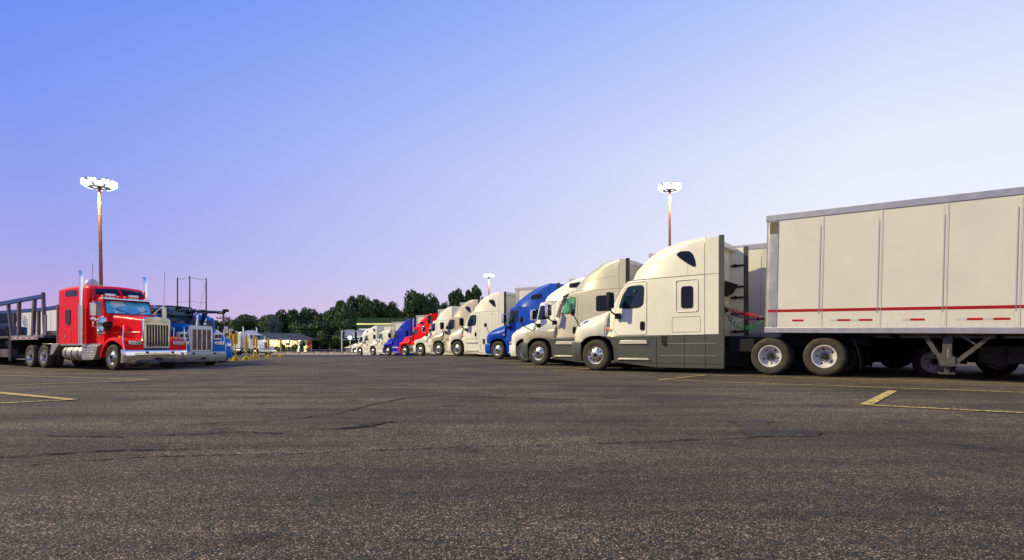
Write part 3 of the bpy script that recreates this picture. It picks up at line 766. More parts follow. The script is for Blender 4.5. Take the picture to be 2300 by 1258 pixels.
    b.loft(rings); obj('cab', b, cabp, t)
    T = bvh(b)
    wz0, wz1 = 2.30, 2.80
    b = patch(T, roundpoly([(-.86, wz0), (.86, wz0), (.84, wz1), (-.84, wz1)], .07), .012, 'x', rings=5); ws = obj('windshield', b, p.get('ws', 'glass'), t)
    b = patch(T, roundpoly([(-.89, wz0 - .03), (.89, wz0 - .03), (.87, wz1 + .03), (-.87, wz1 + .03)], .08), .006, 'x', rings=5); obj('windshield_gasket', b, 'black', ws)
    b = B()
    for s in (1, -1): b.tube([(xw + .06, .12 * s + .1, 2.30), (xw + .02, .45 * s + .15, 2.42), (xw - .01, .62 * s + .1, 2.46)], .012, 5)
    obj('wiper', b, 'black', ws)
    if p.get('visor', 1):
        b = B(); b.prism([(xw - .22, 2.97), (xw + .08, 2.90), (xw + .09, 2.85), (xw + .06, 2.86), (xw - .22, 2.93)], -.97, .97); obj('sun_visor', b, 'chrome', t, bevel=.008)
    b = B()
    for y in (-.85, -.28, 0, .28, .85): b.sphere((xw - .35, y, zr + .045), .06, .05, .055, 8, z0=0)
    obj('cab_lights', b, 'orangelens', t)
    for s in (1, -1):
        wp = [(-1.32, 2.20), (-1.36, 2.76), (-1.95, 2.76), (-1.97, 2.20)]
        dp = [(-1.22, 1.15), (-1.24, 2.84), (-2.05, 2.84), (-2.05, 1.15)]
        d = obj('door', patch(T, roundpoly(dp, .06), .008, 'y', s, rings=5), cabp, t)
        obj('door_window', patch(T, roundpoly(wp, .05), .016, 'y', s), p.get('win', 'tealglass'), d)
        b = B(); seam(b, T, roundpoly(dp, .06), .007, s, True); obj('door_gap', b, 'black', d, smooth=0)
        b = B(); b.box(-2.0, -1.88, (hw + .0) * s, (hw + .035) * s, 1.72, 1.77); obj('door_handle', b, 'chrome', d)
        # west-coast mirror on its tube frame
        b = B(); yy = 1.38 * s
        b.tube([(-1.1, .95 * s, 2.72), (-1.02, yy, 2.74), (-1.02, yy, 1.75), (-1.2, .98 * s, 1.6)], .013, 6)
        b.tube([(-1.02, yy, 2.36), (-1.2, .97 * s, 2.3)], .011, 6); b.tube([(-1.02, yy, 2.74), (-1.15, .95 * s, 2.3)], .01, 5)
        mf = obj('mirror_frame', b, 'chrome', t)
        b = B(); b.box(-1.06, -.98, yy - .10, yy + .10, 2.15, 2.66); b.lathe([(0, .05), (.09, .03), (.11, 0), (0, 0)], (-1.0, yy, 2.02), 'x', 12); obj('mirror', b, 'alu', mf, bevel=.02)
        if p.get('air', 1):
            b = B(); b.lathe([(.0, 1.38), (.12, 1.38), (.19, 1.44), (.19, 1.56), (.197, 1.57), (.19, 1.58), (.19, 1.86), (.197, 1.87), (.19, 1.88), (.19, 1.98), (.14, 2.08), (.06, 2.10), (.06, 2.16), (0, 2.16)], (-.92, 1.08 * s, 0), 'z', 20); ac = obj('air_cleaner', b, 'alu', t)
            b = B(); b.tube([(-.75, 1.05 * s, 1.8), (-.5, 1.02 * s, 1.8)], .13, 12); b.cyl((-.62, 1.06 * s, 1.72), (-.62, 1.06 * s, 1.55), .1, 12); obj('air_intake', b, 'black', ac)
        # stacks
        sx = p.get('stackx', -2.30); sy = p.get('stacky', 1.12); sh_ = p.get('stackh', 4.02)
        if p.get('stacks', 1):
            b = B(); b.tube([(sx, sy * s, 1.02), (sx, sy * s, sh_ - .3), (sx - .02, sy * s, sh_ - .16), (sx - .12, sy * s, sh_)], .075, 14); st = obj('exhaust_stack', b, 'chrome', t)
            b = B(); b.tube([(sx, sy * s, 1.05), (sx, sy * s, sh_ - 1.4)], .105, 16)
            for i in range(int((sh_ - 2.9) * 20)): b.tube([(sx, sy * s, 1.35 + i * .05), (sx, sy * s, 1.37 + i * .05)], .112, 16)
            obj('heat_shield', b, 'alu', st)
        # tank and steps
        x0, x1 = p.get('tank', (-2.42, -4.15))
        b = B(); b.lathe([(0, x0), (.24, x0 - .01), (.31, x0 - .06), (.32, x0 - .1), (.32, x1 + .1), (.31, x1 + .06), (.24, x1 + .01), (0, x1)], (0, .86 * s, .66), 'x', 24); ft = obj('fuel_tank', b, 'dullalu', t)
        b = B()
        for q in (.2, .5, .8): x = x0 + (x1 - x0) * q; b.lathe([(.322, x - .03), (.33, x - .03), (.33, x + .03), (.322, x + .03)], (0, .86 * s, .66), 'x', 24)
        obj('tank_strap', b, 'hub', ft)
        b = B(); b.prism([(-1.1, .98), (-2.4, .98), (-2.35, .40), (-1.45, .40), (-1.25, .62)], .95 * s, 1.18 * s)
        for z in (.5, .6, .7, .8, .9): b.box(-2.3, -1.4, 1.18 * s, 1.19 * s, z, z + .02)
        obj('step_box', b, 'dullalu', t, bevel=.01)
        b = B(); b.prism([(-1.0, .98), (-1.0, 1.05), (-4.9, 1.05), (-4.9, .98)], .8 * s, 1.12 * s); obj('cab_sill', b, 'dullalu', t)
    # sleeper
    if p.get('sleeper', 1):
        xs0, xs1 = -2.10, p.get('xs1', -4.55); zsr = p.get('zs', 3.50)
        b = B(); rings = []
        for x, zb, zt2, h2, r in ((xs0 + .45, 2.96, 3.02, .92, .05), (xs0 + .28, 2.94, 3.22, .99, .08), (xs0 + .02, 2.9, 3.42, 1.04, .10), (xs0 - .05, 1.02, 3.44, 1.08, .12), (xs0 - .25, 1.02, zsr - .05, 1.1, .14), (xs0 - .7, 1.02, zsr, 1.1, .14), (-3.6, 1.02, zsr - .02, 1.1, .14), (xs1, 1.02, zsr - .08, 1.1, .12)):
            rings.append(half_ring(x, sec(zb, zt2, h2 + .02, h2, r, .05)))
        b.loft(rings); obj('sleeper', b, cabp, t)
        TS = bvh(b)
        if p.get('topwin', 1):
            for s in (1, -1):
                b = patch(TS, roundpoly([(.06 * s, 3.10), (.96 * s, 3.07), (.88 * s, 3.33), (.06 * s, 3.38)][::s], .03), .04, 'x', rings=5)
                obj('skylight_window', b, 'darkglass', t)
                obj('roof_window', patch(TS, roundpoly([(-3.94, 3.06), (-3.94, 3.30), (-3.02, 3.32), (-2.9, 3.06)], .07), .014, 'y', s), 'darkglass', t)
        for s in (1, -1):
            f = obj('sleeper_window', patch(TS, roundpoly([(-3.88, 1.86), (-3.88, 2.5), (-3.5, 2.5), (-3.5, 1.86)], .08), .014, 'y', s), 'darkglass', t)
            b = B(); seam(b, TS, roundpoly([(-3.88, 1.86), (-3.88, 2.5), (-3.5, 2.5), (-3.5, 1.86)], .08), .02, s, True, off=.004); obj('window_frame', b, 'black', f)
            b = B(); seam(b, TS, roundpoly([(-3.95, 1.12), (-3.95, 1.62), (-3.38, 1.62), (-3.38, 1.12)], .06), .007, s, True)
            seam(b, TS, [(-4.5, 2.68), (-2.3, 2.68)], .007, s); obj('locker_door', b, 'hub', t, smooth=0)
            b = B(); b.box(-3.86, -3.82, 1.1 * s, 1.15 * s, 1.32, 1.45); obj('locker_handle', b, 'chrome', t)
        b = B(); b.box(xs1 - .16, xs1 - .02, -1.13, 1.13, 1.0, 2.75); obj('rear_bulkhead', b, 'dkgrey', t)
    if p.get('dome'):
        b = B(); b.sphere((-3.0, -.55, 3.5), .27, .27, .34, 18, z0=0); obj('satellite_dome', b, 'refwhite', t, smooth=60)
    # chassis
    a1 = p.get('wb', 5.75); a2 = a1 + 1.32; ch = B()
    for s in (1, -1): ch.box(-a2 - .8, .8, .38 * s, .46 * s, .78, 1.02)
    for x in (.5, -.8, -2.4, -4.2, -a1 + .5, -a2 - .7): ch.box(x - .1, x + .1, -.42, .42, .8, .98)
    ch.box(-1.0, .75, -.42, .42, .55, .95); ch.cyl((0, -.95, .5), (0, .95, .5), .07); ch.cyl((-a1, -.8, .5), (-a1, .8, .5), .13); ch.cyl((-a2, -.8, .5), (-a2, .8, .5), .13)
    ch.box(-4.5, -2.4, -.6, .6, .5, 1.0)
    obj('chassis_frame', ch, 'chassis', t, smooth=0)
    kd = p.get('drive', 'deep')
    for s in (1, -1):
        wheel('steer', t, 0, 1.17 * s, side=s); wheel(kd, t, -a1, 1.2 * s, side=s); wheel(kd, t, -a2, 1.2 * s, side=s)
        b = B(); b.prism([(-a1 + .75, 1.06), (-a1 + 1.35, 1.06), (-a1 + 1.35, .98), (-a1 + .9, .62), (-a1 + .62, .55)], .60 * s, 1.2 * s); b.box(-a1 - .1, -a1 + .8, .6 * s, 1.2 * s, 1.04, 1.07); obj('quarter_fender', b, 'dullalu', t, bevel=.01)
    if p.get('ant', 0):
        for s in (1, -1):
            b = B(); b.tube([(-1.02, 1.38 * s, 2.7), (-1.0, 1.4 * s, 4.2)], .008, 5); b.sphere((-1.0, 1.4 * s, 4.2), .02, .02, .02, 6); obj('antenna', b, 'wirem', t)
    if p.get('flood'):
        for y in (-.55, .35):
            b = B(); b.box(xw - .42, xw - .36, y - .2, y + .2, 3.02, 3.12); b.cyl((xw - .4, y, 2.98), (xw - .4, y, 3.04), .015); obj('work_light', b, 'lens', t, bevel=.01)
    return t

# ------------------------------------------------------------------ the lot
def sheet(name, m, xs, ys, dz=0, parent=None):
    b = B(); nx, ny = len(xs), len(ys)
    b.add([(x, y, gz(x, y) + dz) for x in xs for y in ys], [(i * ny + j, (i + 1) * ny + j, (i + 1) * ny + j + 1, i * ny + j + 1) for i in range(nx - 1) for j in range(ny - 1)])
    return obj(name, b, m, smooth=180)
def asphalt(name, tint, stone, rough, bump, darkmix=.35, sc=95, warm=.5):
    m = bpy.data.materials.new(name); m.use_nodes = True; t = m.node_tree; bs = t.nodes['Principled BSDF']
    def n(k, **a):
        q = t.nodes.new(k)
        for x, y in a.items(): setattr(q, x, y)
        return q
    l = t.links.new; tc = n('ShaderNodeTexCoord')
    warp = n('ShaderNodeTexNoise'); warp.inputs['Scale'].default_value = 30; l(tc.outputs['Object'], warp.inputs[0])
    vm = n('ShaderNodeMixRGB'); vm.blend_type = 'ADD'; vm.inputs[0].default_value = .02; l(tc.outputs['Object'], vm.inputs[1]); l(warp.outputs['Color'], vm.inputs[2])
    vo = n('ShaderNodeTexVoronoi'); vo.inputs['Scale'].default_value = sc; l(vm.outputs[0], vo.inputs['Vector'])
    # stone colour picked per cell: mostly dark grey-brown, a few pale or ochre chips
    sp = n('ShaderNodeSeparateColor'); l(vo.outputs['Color'], sp.inputs[0])
    r = n('ShaderNodeValToRGB'); e = r.color_ramp.elements
    st = [(0, .22), (.35, .45), (.62, .85), (.85, 1.4), (.95, 1.8), (1, 3.0)]
    while len(e) < len(st): e.new(.5)
    for q, (p_, k) in zip(e, st): q.position = p_; q.color = tuple(min(1, c * k) for c in stone) + (1,)
    l(sp.outputs[0], r.inputs[0])
    hue = n('ShaderNodeMixRGB'); hue.blend_type = 'MULTIPLY'; hue.inputs[0].default_value = .8
    r2 = n('ShaderNodeValToRGB'); r2.color_ramp.elements[0].color = (.80, .86, 1.08, 1); r2.color_ramp.elements[1].color = (1.25, .98, .78, 1); l(sp.outputs[1], r2.inputs[0])
    l(r.outputs[0], hue.inputs[1]); l(r2.outputs[0], hue.inputs[2])
    # binder showing between the stones
    mp = n('ShaderNodeMapRange'); mp.inputs[1].default_value = .25; mp.inputs[2].default_value = .62; l(vo.outputs['Distance'], mp.inputs[0])
    bi = n('ShaderNodeMixRGB'); l(mp.outputs[0], bi.inputs[0]); l(hue.outputs[0], bi.inputs[1]); bi.inputs[2].default_value = (.012, .011, .012, 1)
    # broad patches of wear
    nz = n('ShaderNodeTexNoise'); nz.inputs['Scale'].default_value = .35; nz.inputs['Detail'].default_value = 7; nz.inputs['Roughness'].default_value = .62; l(tc.outputs['Object'], nz.inputs[0])
    m2 = n('ShaderNodeMapRange'); m2.inputs[1].default_value = .36; m2.inputs[2].default_value = .64; m2.inputs[3].default_value = 1 - darkmix; m2.inputs[4].default_value = 1 + darkmix * .7; l(nz.outputs['Fac'], m2.inputs[0])
    n3 = n('ShaderNodeTexNoise'); n3.inputs['Scale'].default_value = 14; n3.inputs['Detail'].default_value = 6; l(tc.outputs['Object'], n3.inputs[0])
    m3 = n('ShaderNodeMapRange'); m3.inputs[1].default_value = .3; m3.inputs[2].default_value = .7; m3.inputs[3].default_value = .72; m3.inputs[4].default_value = 1.25; l(n3.outputs['Fac'], m3.inputs[0])
    mpp = n('ShaderNodeMapping'); mpp.inputs['Scale'].default_value = (.22, 1.6, 1); mpp.inputs['Rotation'].default_value = (0, 0, .35); l(tc.outputs['Object'], mpp.inputs[0])
    n4 = n('ShaderNodeTexNoise'); n4.inputs['Scale'].default_value = 1.1; n4.inputs['Detail'].default_value = 8; n4.inputs['Roughness'].default_value = .65; l(mpp.outputs[0], n4.inputs[0])
    m4 = n('ShaderNodeMapRange'); m4.inputs[1].default_value = .35; m4.inputs[2].default_value = .65; m4.inputs[3].default_value = .50; m4.inputs[4].default_value = 1.22; l(n4.outputs['Fac'], m4.inputs[0])
    n5 = n('ShaderNodeTexNoise'); n5.inputs['Scale'].default_value = 1.7; n5.inputs['Detail'].default_value = 5; l(tc.outputs['Object'], n5.inputs[0])
    m5 = n('ShaderNodeMapRange'); m5.inputs[1].default_value = .60; m5.inputs[2].default_value = .68; m5.inputs[3].default_value = 1; m5.inputs[4].default_value = .55; l(n5.outputs['Fac'], m5.inputs[0])
    n6 = n('ShaderNodeTexNoise'); n6.inputs['Scale'].default_value = 38; n6.inputs['Detail'].default_value = 4; l(tc.outputs['Object'], n6.inputs[0])
    m6 = n('ShaderNodeMapRange'); m6.inputs[1].default_value = .3; m6.inputs[2].default_value = .7; m6.inputs[3].default_value = .6; m6.inputs[4].default_value = 1.4; l(n6.outputs['Fac'], m6.inputs[0])
    q1 = n('ShaderNodeMath', operation='MULTIPLY'); l(m4.outputs[0], q1.inputs[0]); l(m5.outputs[0], q1.inputs[1])
    q2 = n('ShaderNodeMath', operation='MULTIPLY'); l(q1.outputs[0], q2.inputs[0]); l(m6.outputs[0], q2.inputs[1])
    q3 = n('ShaderNodeMath', operation='MULTIPLY'); l(m2.outputs[0], q3.inputs[0]); l(m3.outputs[0], q3.inputs[1])
    mu = n('ShaderNodeMath', operation='MULTIPLY'); l(q2.outputs[0], mu.inputs[0]); l(q3.outputs[0], mu.inputs[1])
    sc_ = n('ShaderNodeVectorMath', operation='SCALE'); l(bi.outputs[0], sc_.inputs[0]); l(mu.outputs[0], sc_.inputs['Scale'])
    tn = n('ShaderNodeMixRGB'); tn.blend_type = 'MULTIPLY'; tn.inputs[0].default_value = 1; l(sc_.outputs[0], tn.inputs[1]); tn.inputs[2].default_value = tuple(tint) + (1,)
    l(tn.outputs[0], bs.inputs['Base Color'])
    bs.inputs['Roughness'].default_value = rough; bs.inputs['Specular IOR Level'].default_value = .35
    iv = n('ShaderNodeMath', operation='SUBTRACT'); iv.inputs[0].default_value = 1; l(vo.outputs['Distance'], iv.inputs[1])
    ad = n('ShaderNodeMath', operation='ADD'); l(iv.outputs[0], ad.inputs[0]); l(n3.outputs['Fac'], ad.inputs[1])
    bp = n('ShaderNodeBump'); bp.inputs['Strength'].default_value = bump; bp.inputs['Distance'].default_value = .006; l(ad.outputs[0], bp.inputs['Height'])
    nb_ = n('ShaderNodeTexNoise'); nb_.inputs['Scale'].default_value = .9; nb_.inputs['Detail'].default_value = 4; l(mpp.outputs[0], nb_.inputs[0])
    b2 = n('ShaderNodeBump'); b2.inputs['Strength'].default_value = 1; b2.inputs['Distance'].default_value = .16; l(nb_.outputs['Fac'], b2.inputs['Height']); l(b2.outputs[0], bp.inputs['Normal']); l(bp.outputs[0], bs.inputs['Normal'])
    return m
M['asphalt'] = asphalt('worn_asphalt', (1.78, 1.66, 1.08), (.20, .172, .15), .85, .9, .45, 108)
M['asphalt2'] = asphalt('smoother_asphalt', (1.64, 1.50, 1.08), (.175, .148, .13), .85, .8, .3, 128)
M['asphalt3'] = asphalt('dark_asphalt', (.90, .84, .66), (.15, .13, .12), .8, .6, .2, 100)
def frange(a, b, s):
    n = int(round((b - a) / s)); return [a + (b - a) * i / n for i in range(n + 1)]
xs = sorted(set([-900, -500, -250, -120] + frange(-60, 40, 1.0) + [60, 120, 250, 500, 900]))
ys = sorted(set([-60, -20, -5, 0] + frange(2, 96, 1.0) + [105, 130, 170, 250, 400, 700, 1400]))
struct(sheet('ground', 'asphalt', xs, ys))

# near paving: its far edge is the ragged joint that crosses the foreground
rnd = random.Random(4)
joint = [(-5.4, 4.35), (-3.75, 4.55), (-3.2, 3.30), (-2.95, 3.42), (-2.75, 3.58), (-2.35, 3.75), (-1.75, 3.83), (-1.4, 3.86), (-.9, 3.99), (-.3, 4.14), (.1, 4.18), (.45, 4.23), (.95, 4.35), (1.4, 4.44), (1.85, 4.55), (2.3, 4.75), (2.6, 4.75), (2.95, 4.6), (3.2, 4.25), (3.45, 3.95), (3.75, 3.66), (4.6, 3.1)]
def ragged(pts, amp, step, seed):
    q = random.Random(seed); o = []
    for i in range(len(pts) - 1):
        a, c = Vector(pts[i]), Vector(pts[i + 1]); n = max(1, int((c - a).length / step)); nrm = Vector((-(c - a).y, (c - a).x)).normalized()
        for j in range(n): o.append(a + (c - a) * j / n + nrm * q.uniform(-amp, amp))
    o.append(Vector(pts[-1])); return o
jt = ragged(joint[2:], .018, .05, 3)
b = B(); n = len(jt)
b.add([(p.x, p.y, gz(p.x, p.y) + .004) for p in jt] + [(p.x * 1.0, .2, .004) for p in jt], [(i, i + 1, n + i + 1, n + i) for i in range(n - 1)])
struct(obj('foreground_paving', b, 'asphalt2', smooth=180))
M['crack'] = mat('crack_dark', (.012, .010, .013), .95, var=.5, vscale=40, col2=(.075, .06, .05), c2scale=55, c2lo=.52, c2hi=.60)
def ribbon(name, pts, w0, w1, seed, m='crack', dz=.007, step=.045):
    q = random.Random(seed); ps = ragged(pts, (w0 + w1) * .4, step, seed); b = B(); n = len(ps)
    l_, r_ = [], []
    for i, p in enumerate(ps):
        d = (ps[min(i + 1, n - 1)] - ps[max(0, i - 1)]).normalized(); nn = Vector((-d.y, d.x)); ww = q.uniform(w0, w1) * (0.25 if q.random() < .25 else 1)
        a = p + nn * ww; c = p - nn * ww; l_.append((a.x, a.y, gz(a.x, a.y) + dz)); r_.append((c.x, c.y, gz(c.x, c.y) + dz))
    b.add(l_ + r_, [(i, i + 1, n + i + 1, n + i) for i in range(n - 1)])
    return struct(obj(name, b, m, smooth=180))
ribbon('asphalt_crack', joint[2:], .004, .018, 11)
ribbon('asphalt_crack', [(-4.0, 3.9), (-3.3, 3.75), (-2.8, 3.98), (-2.2, 4.05)], .006, .03, 21)
ribbon('asphalt_crack', [(-3.9, 4.7), (-3.1, 4.6), (-2.3, 4.9), (-1.9, 4.8)], .004, .022, 22)
ribbon('asphalt_crack', [(-.75, 8.4), (.1, 8.3), (.9, 8.0)], .02, .05, 23)
# the longer cracks further out
ribbon('asphalt_crack', [(-3.0, 5.4), (-2.25, 5.75), (-1.9, 6.3), (-1.74, 7.5), (-1.55, 8.2), (-1.25, 8.7), (-.62, 8.6), (-.1, 8.45)], .006, .026, 12)
ribbon('asphalt_crack', [(-1.8, 5.0), (-1.45, 5.1), (-1.2, 5.45)], .004, .02, 14)
ribbon('asphalt_crack', [(.3, 6.2), (1.2, 6.9), (2.2, 7.0)], .003, .010, 15)
def blob(name, pts, m, seed, dz, amp=.03):
    ps = ragged(pts + [pts[0]], amp, .06, seed)[:-1]
    b = B(); b.add([(p.x, p.y, gz(p.x, p.y) + dz) for p in ps], [tuple(range(len(ps)))]); return struct(obj(name, b, m, smooth=0))
blob('asphalt_pothole', [(-1.62, 5.02), (-1.40, 5.08), (-1.25, 5.30), (-1.12, 5.62), (-1.26, 5.50), (-1.40, 5.32), (-1.50, 5.16)], 'crack', 5, .008, .03)
blob('asphalt_pothole', [(1.20, 4.46), (1.34, 4.42), (1.50, 4.45), (1.42, 4.49), (1.30, 4.50)], 'crack', 6, .0085, .025)
M['asphalt4'] = asphalt('patch_asphalt', (1.50, 1.38, .92), (.150, .132, .12), .8, .5, .3, 110)
blob('asphalt_patch', [(1.90, 4.62), (2.45, 4.66), (2.58, 4.85), (2.5, 5.1), (2.35, 5.35), (2.6, 5.75), (2.25, 6.0), (2.1, 5.7), (2.1, 5.3), (1.95, 4.95)], 'asphalt4', 7, .006, .03)
ribbon('asphalt_crack', [(1.92, 4.60), (2.45, 4.64), (2.6, 4.85)], .004, .014, 16, dz=.009)
ribbon('asphalt_crack', [(2.56, 4.75), (2.62, 5.0), (2.42, 5.35)], .003, .008, 17, dz=.009)
b = [(-34, 84), (-22, 84), (-13.5, 60), (-15.5, 45), (-24, 47), (-27, 55)]
struct(sheet('far_asphalt', 'asphalt3', frange(-34, -8, 1), frange(52, 84, 1), .006))

# ---- stall lines
M['line'] = mat('worn_yellow_line', (.76, .57, .15), .75, var=.3, vscale=9, col2=(.10, .085, .07), c2scale=22, c2lo=.47, c2hi=.60)
def line(a, c, w_=.10, dz=.010):
    a, c = Vector(a), Vector(c); d = (c - a).normalized(); n_ = Vector((-d.y, d.x)) * w_ / 2; k = max(1, int((c - a).length / .8)); b = B()
    vs = []
    for i in range(k + 1):
        p = a + (c - a) * i / k
        for q in (p + n_, p - n_): vs.append((q.x, q.y, gz(q.x, q.y) + dz))
    b.add(vs, [(2 * i, 2 * i + 1, 2 * i + 3, 2 * i + 2) for i in range(k)])
    return struct(obj('stall_line', b, 'line', smooth=0))
dR = Vector((.7884, -.6152)); nR = Vector((.6152, .7884))
A0 = Vector((4.45, 7.22)); A1 = Vector((3.35, 13.19))
line(A0, A0 + dR * 9); line(A0 - dR * .03, A0 + nR * 3.1, .13, .012)
line(A1, A1 + dR * 14); line(A1, A1 + nR * 3.2, .10, .012)
A2 = A1 + nR * 3.15; line(A2 - dR * 1.2, A2 + dR * 17, .09)
A3 = Vector((1.75, 18.2)); line(A3 - dR * .6, A3 + dR * 3.0, .1); line(A3 - dR * .6, A3 - dR * .6 + nR * 2.9, .1, .012)
for q in ((.1, 22.9), (-1.6, 27.5), (-2.9, 33), (-4.8, 38.5), (-6.8, 44)):
    A = Vector(q); line(A, A + dR * 5, .1)
dL = Vector((-.866, .5)); nL = Vector((.5, .866))
for x, y, ln in ((-6.05, 7.98, 6), (-8.34, 13.38, 9), (-12.3, 17.67, 10)):
    p = Vector((x, y)); line(p, p + dL * ln, .10)
p = Vector((-6.05, 7.98)); q = Vector((-8.21, 9.29)); line(p, q + (q - p) * .4, .13, .012)
q = Vector((-6.6, 7.46)); line(p, q + (q - p) * .4, .09, .0125)
p = Vector((-8.34, 13.38)); q = Vector((-9.94, 11.23)); line(p, q + (q - p) * .3, .10, .0122)

# ------------------------------------------------------------------ right-hand row of tractors
HR = (-.7884, .6152)
def right(P, label, paint, base, **kw):
    p = dict(CASC); p.update(base); p.update(kw)
    return aero(P, label, paint, p)
T1, TH1, TC1 = right((2.73, 18.95), 'nearest cream white sleeper tractor with dark grey bumper and side skirts', 'cream', {},
    low='dkgrey', edge=True, sidewin=[[(-2.91, 1.92), (-2.91, 2.54), (-3.24, 2.54), (-3.24, 1.92)]], sleepframe=[(-2.74, 1.80), (-2.74, 2.74), (-3.40, 2.74), (-3.40, 1.80)],
    boxes=[[(-2.62, 1.2), (-2.62, 1.65), (-3.48, 1.65), (-3.48, 1.2)]], vseams=[], gmat='black')
d1 = [o for o in T1.children if o.name.startswith('door') and 'window' not in o.name and 'handle' not in o.name][0]
b = B(); b.box(-1.42, -1.35, 1.196, 1.202, 2.49, 2.55); tag_ = obj('window_sticker', b, 'coilgreen', d1, smooth=0)
# air lines between the tractor and its trailer
for nm, m_, a, c, sag, r, tn in (('air_hose', 'coilred', (-4.0, .75, 1.95), (-5.05, .75, 1.62), .06, .055, 18), ('air_hose', 'coilblue', (-4.0, .62, 1.93), (-5.05, .62, 1.62), .16, .05, 14), ('electric_cable', 'coilgreen', (-4.0, .86, 1.88), (-5.12, .92, 1.5), .38, .065, 13)):
    obj(nm, coil(a, c, sag, r, tn, .013), m_, T1)
b = B()
b.tube([(-3.62, .75, 1.97), (-4.05, .75, 1.96)], .012); b.box(-3.72, -3.62, -.6, .6, 1.85, 2.0); b.tube([(-3.66, .95, 1.2), (-3.7, .95, 1.9)], .018)
b.prism([(-3.62, 2.75), (-3.95, 2.72), (-3.80, 2.45), (-3.62, 2.35)], -.8, .5)
obj('cab_back_fittings', b, 'black', T1, bevel=.01)
SILV = dict(hood=[(1.05, 1.04), (1.0, 1.14), (.87, 1.28), (.73, 1.40), (.45, 1.55), (-.15, 1.78), (-.68, 1.94), (-.76, 1.96)], xc=-.76, fz=1.36, ws=(-.80, -1.44), seam=2.97,
            roof=[(-1.40, 3.0), (-1.47, 3.08), (-1.64, 3.25), (-1.89, 3.48), (-2.18, 3.70), (-2.66, 3.95), (-3.12, 4.06), (-3.7, 4.09)], rear=-3.72,
            win=[(-1.0, 2.10), (-1.10, 2.45), (-1.24, 2.72), (-1.74, 2.72), (-1.77, 2.66), (-1.76, 2.18), (-1.6, 2.12)], doorx=-1.9, muscle=1, topwin=[])
right((1.09, 24.07), 'champagne silver sleeper tractor with green lit door window beside the nearest one', 'silver', SILV,
    low='dkgrey', winmat='greenlitglass', mirmat='chrome', sidewin=[[(-2.75, 2.15), (-2.75, 2.72), (-3.42, 2.72), (-3.42, 2.15)]], fseam=[(-1.7, 3.22), (-2.4, 3.36), (-3.6, 3.44)], vseams=[-2.1, -3.5], visor=1, boxes=[], detail=0, ext=-4.0)
VOL = dict(hood=[(1.09, 1.0), (1.05, 1.16), (.96, 1.42), (.88, 1.56), (.60, 1.72), (.08, 1.88), (-.44, 1.98)], xc=-.44, ws=(-.46, -.82), seam=2.86,
           roof=[(-.78, 2.90), (-.88, 3.06), (-1.15, 3.24), (-1.5, 3.44), (-2.06, 3.72), (-2.73, 3.90), (-3.3, 4.0), (-3.5, 4.02)], rear=-3.5,
           win=[(-.66, 2.05), (-.76, 2.4), (-.88, 2.64), (-1.40, 2.66), (-1.42, 2.08)], doorx=-1.7, bz=.28, zlow=.86, detail=0)
right((.61, 27.95), 'white sleeper tractor half hidden behind the champagne silver tractor', 'white', dict(VOL), roof=[(-.78, 2.90), (-.9, 3.05), (-1.2, 3.28), (-1.6, 3.48), (-2.2, 3.72), (-2.9, 3.86), (-3.5, 3.88)], mirmat='chrome', hoodmir=1, topwin=[[(-2.5, 3.45), (-2.5, 3.62), (-3.1, 3.66), (-3.1, 3.42)]])
right((-.82, 32.5), 'bright blue sleeper tractor between two white tractors', 'blue', VOL, mirmat='chrome', topwin=[[(-2.28, 3.24), (-2.35, 3.44), (-3.0, 3.50), (-3.03, 3.24)]],
    sidewin=[[(-2.34, 2.28), (-2.34, 2.66), (-2.8, 2.66), (-2.8, 2.28)]], bull=0, boxes=[], steer='steer')
right((-3.66, 38.3), 'all white sleeper tractor with white skirts left of the bright blue tractor', 'cream', {}, detail=0, boxes=[[(-2.7, 1.4), (-2.7, 2.7), (-3.35, 2.7), (-3.35, 1.4)]], bull=1,
    roof=[(-1.04, 2.93), (-1.15, 3.10), (-1.32, 3.27), (-1.58, 3.49), (-1.83, 3.70), (-2.08, 3.83), (-2.53, 3.97), (-2.97, 4.04), (-3.6, 4.06)], edge=False)
right((-5.61, 43.92), 'beige metallic sleeper tractor with teardrop roof window', 'beige', {}, detail=0, roof=[(-1.04, 2.93), (-1.15, 3.05), (-1.32, 3.2), (-1.58, 3.42), (-1.9, 3.68), (-2.3, 3.88), (-2.8, 4.02), (-3.3, 4.08), (-3.6, 4.08)])
right((-7.85, 49.4), 'white sleeper tractor with chrome hood side vents and dark cab window beside the red one', 'cream', SILV, low='cream', mirmat='chrome', detail=0, ext=None, visor=1, antenna=1, winmat='glass', fseam=[(-3.4, 3.0), (-3.4, 3.6)])
KW = dict(hood=[(1.02, 1.0), (.98, 1.3), (.90, 1.6), (.72, 1.78), (.4, 1.88), (-.2, 1.97), (-.7, 2.02)], xc=-.7, ws=(-.74, -1.14), seam=2.80, muscle=1, fz=1.25,
          roof=[(-1.1, 2.84), (-1.25, 2.98), (-1.6, 3.22), (-2.1, 3.55), (-2.65, 3.82), (-3.3, 4.0), (-3.8, 4.04)], rear=-3.8, detail=0,
          win=[(-1.0, 2.08), (-1.1, 2.4), (-1.22, 2.6), (-1.75, 2.62), (-1.78, 2.12)], doorx=-1.9)
right((-10.5, 56.4), 'bright red sleeper tractor with dark opening behind its roof fairing', 'red', KW, low='dkgrey', bmat='red', winmat='tealglass', topwin=[[(-2.0, 3.05), (-2.1, 3.25), (-2.7, 3.3), (-2.75, 3.05)], [(-3.25, 3.1), (-3.25, 3.85), (-3.75, 3.9), (-3.7, 3.05)]], ext=None)
right((-14.0, 65.0), 'deep blue sleeper tractor with exhaust stacks between red and white tractors', 'deepblue', KW, stack=(1, -1), ext=None, winmat='glass', topwin=[[(-2.0, 3.05), (-2.1, 3.25), (-2.5, 3.3), (-2.55, 3.05)]])
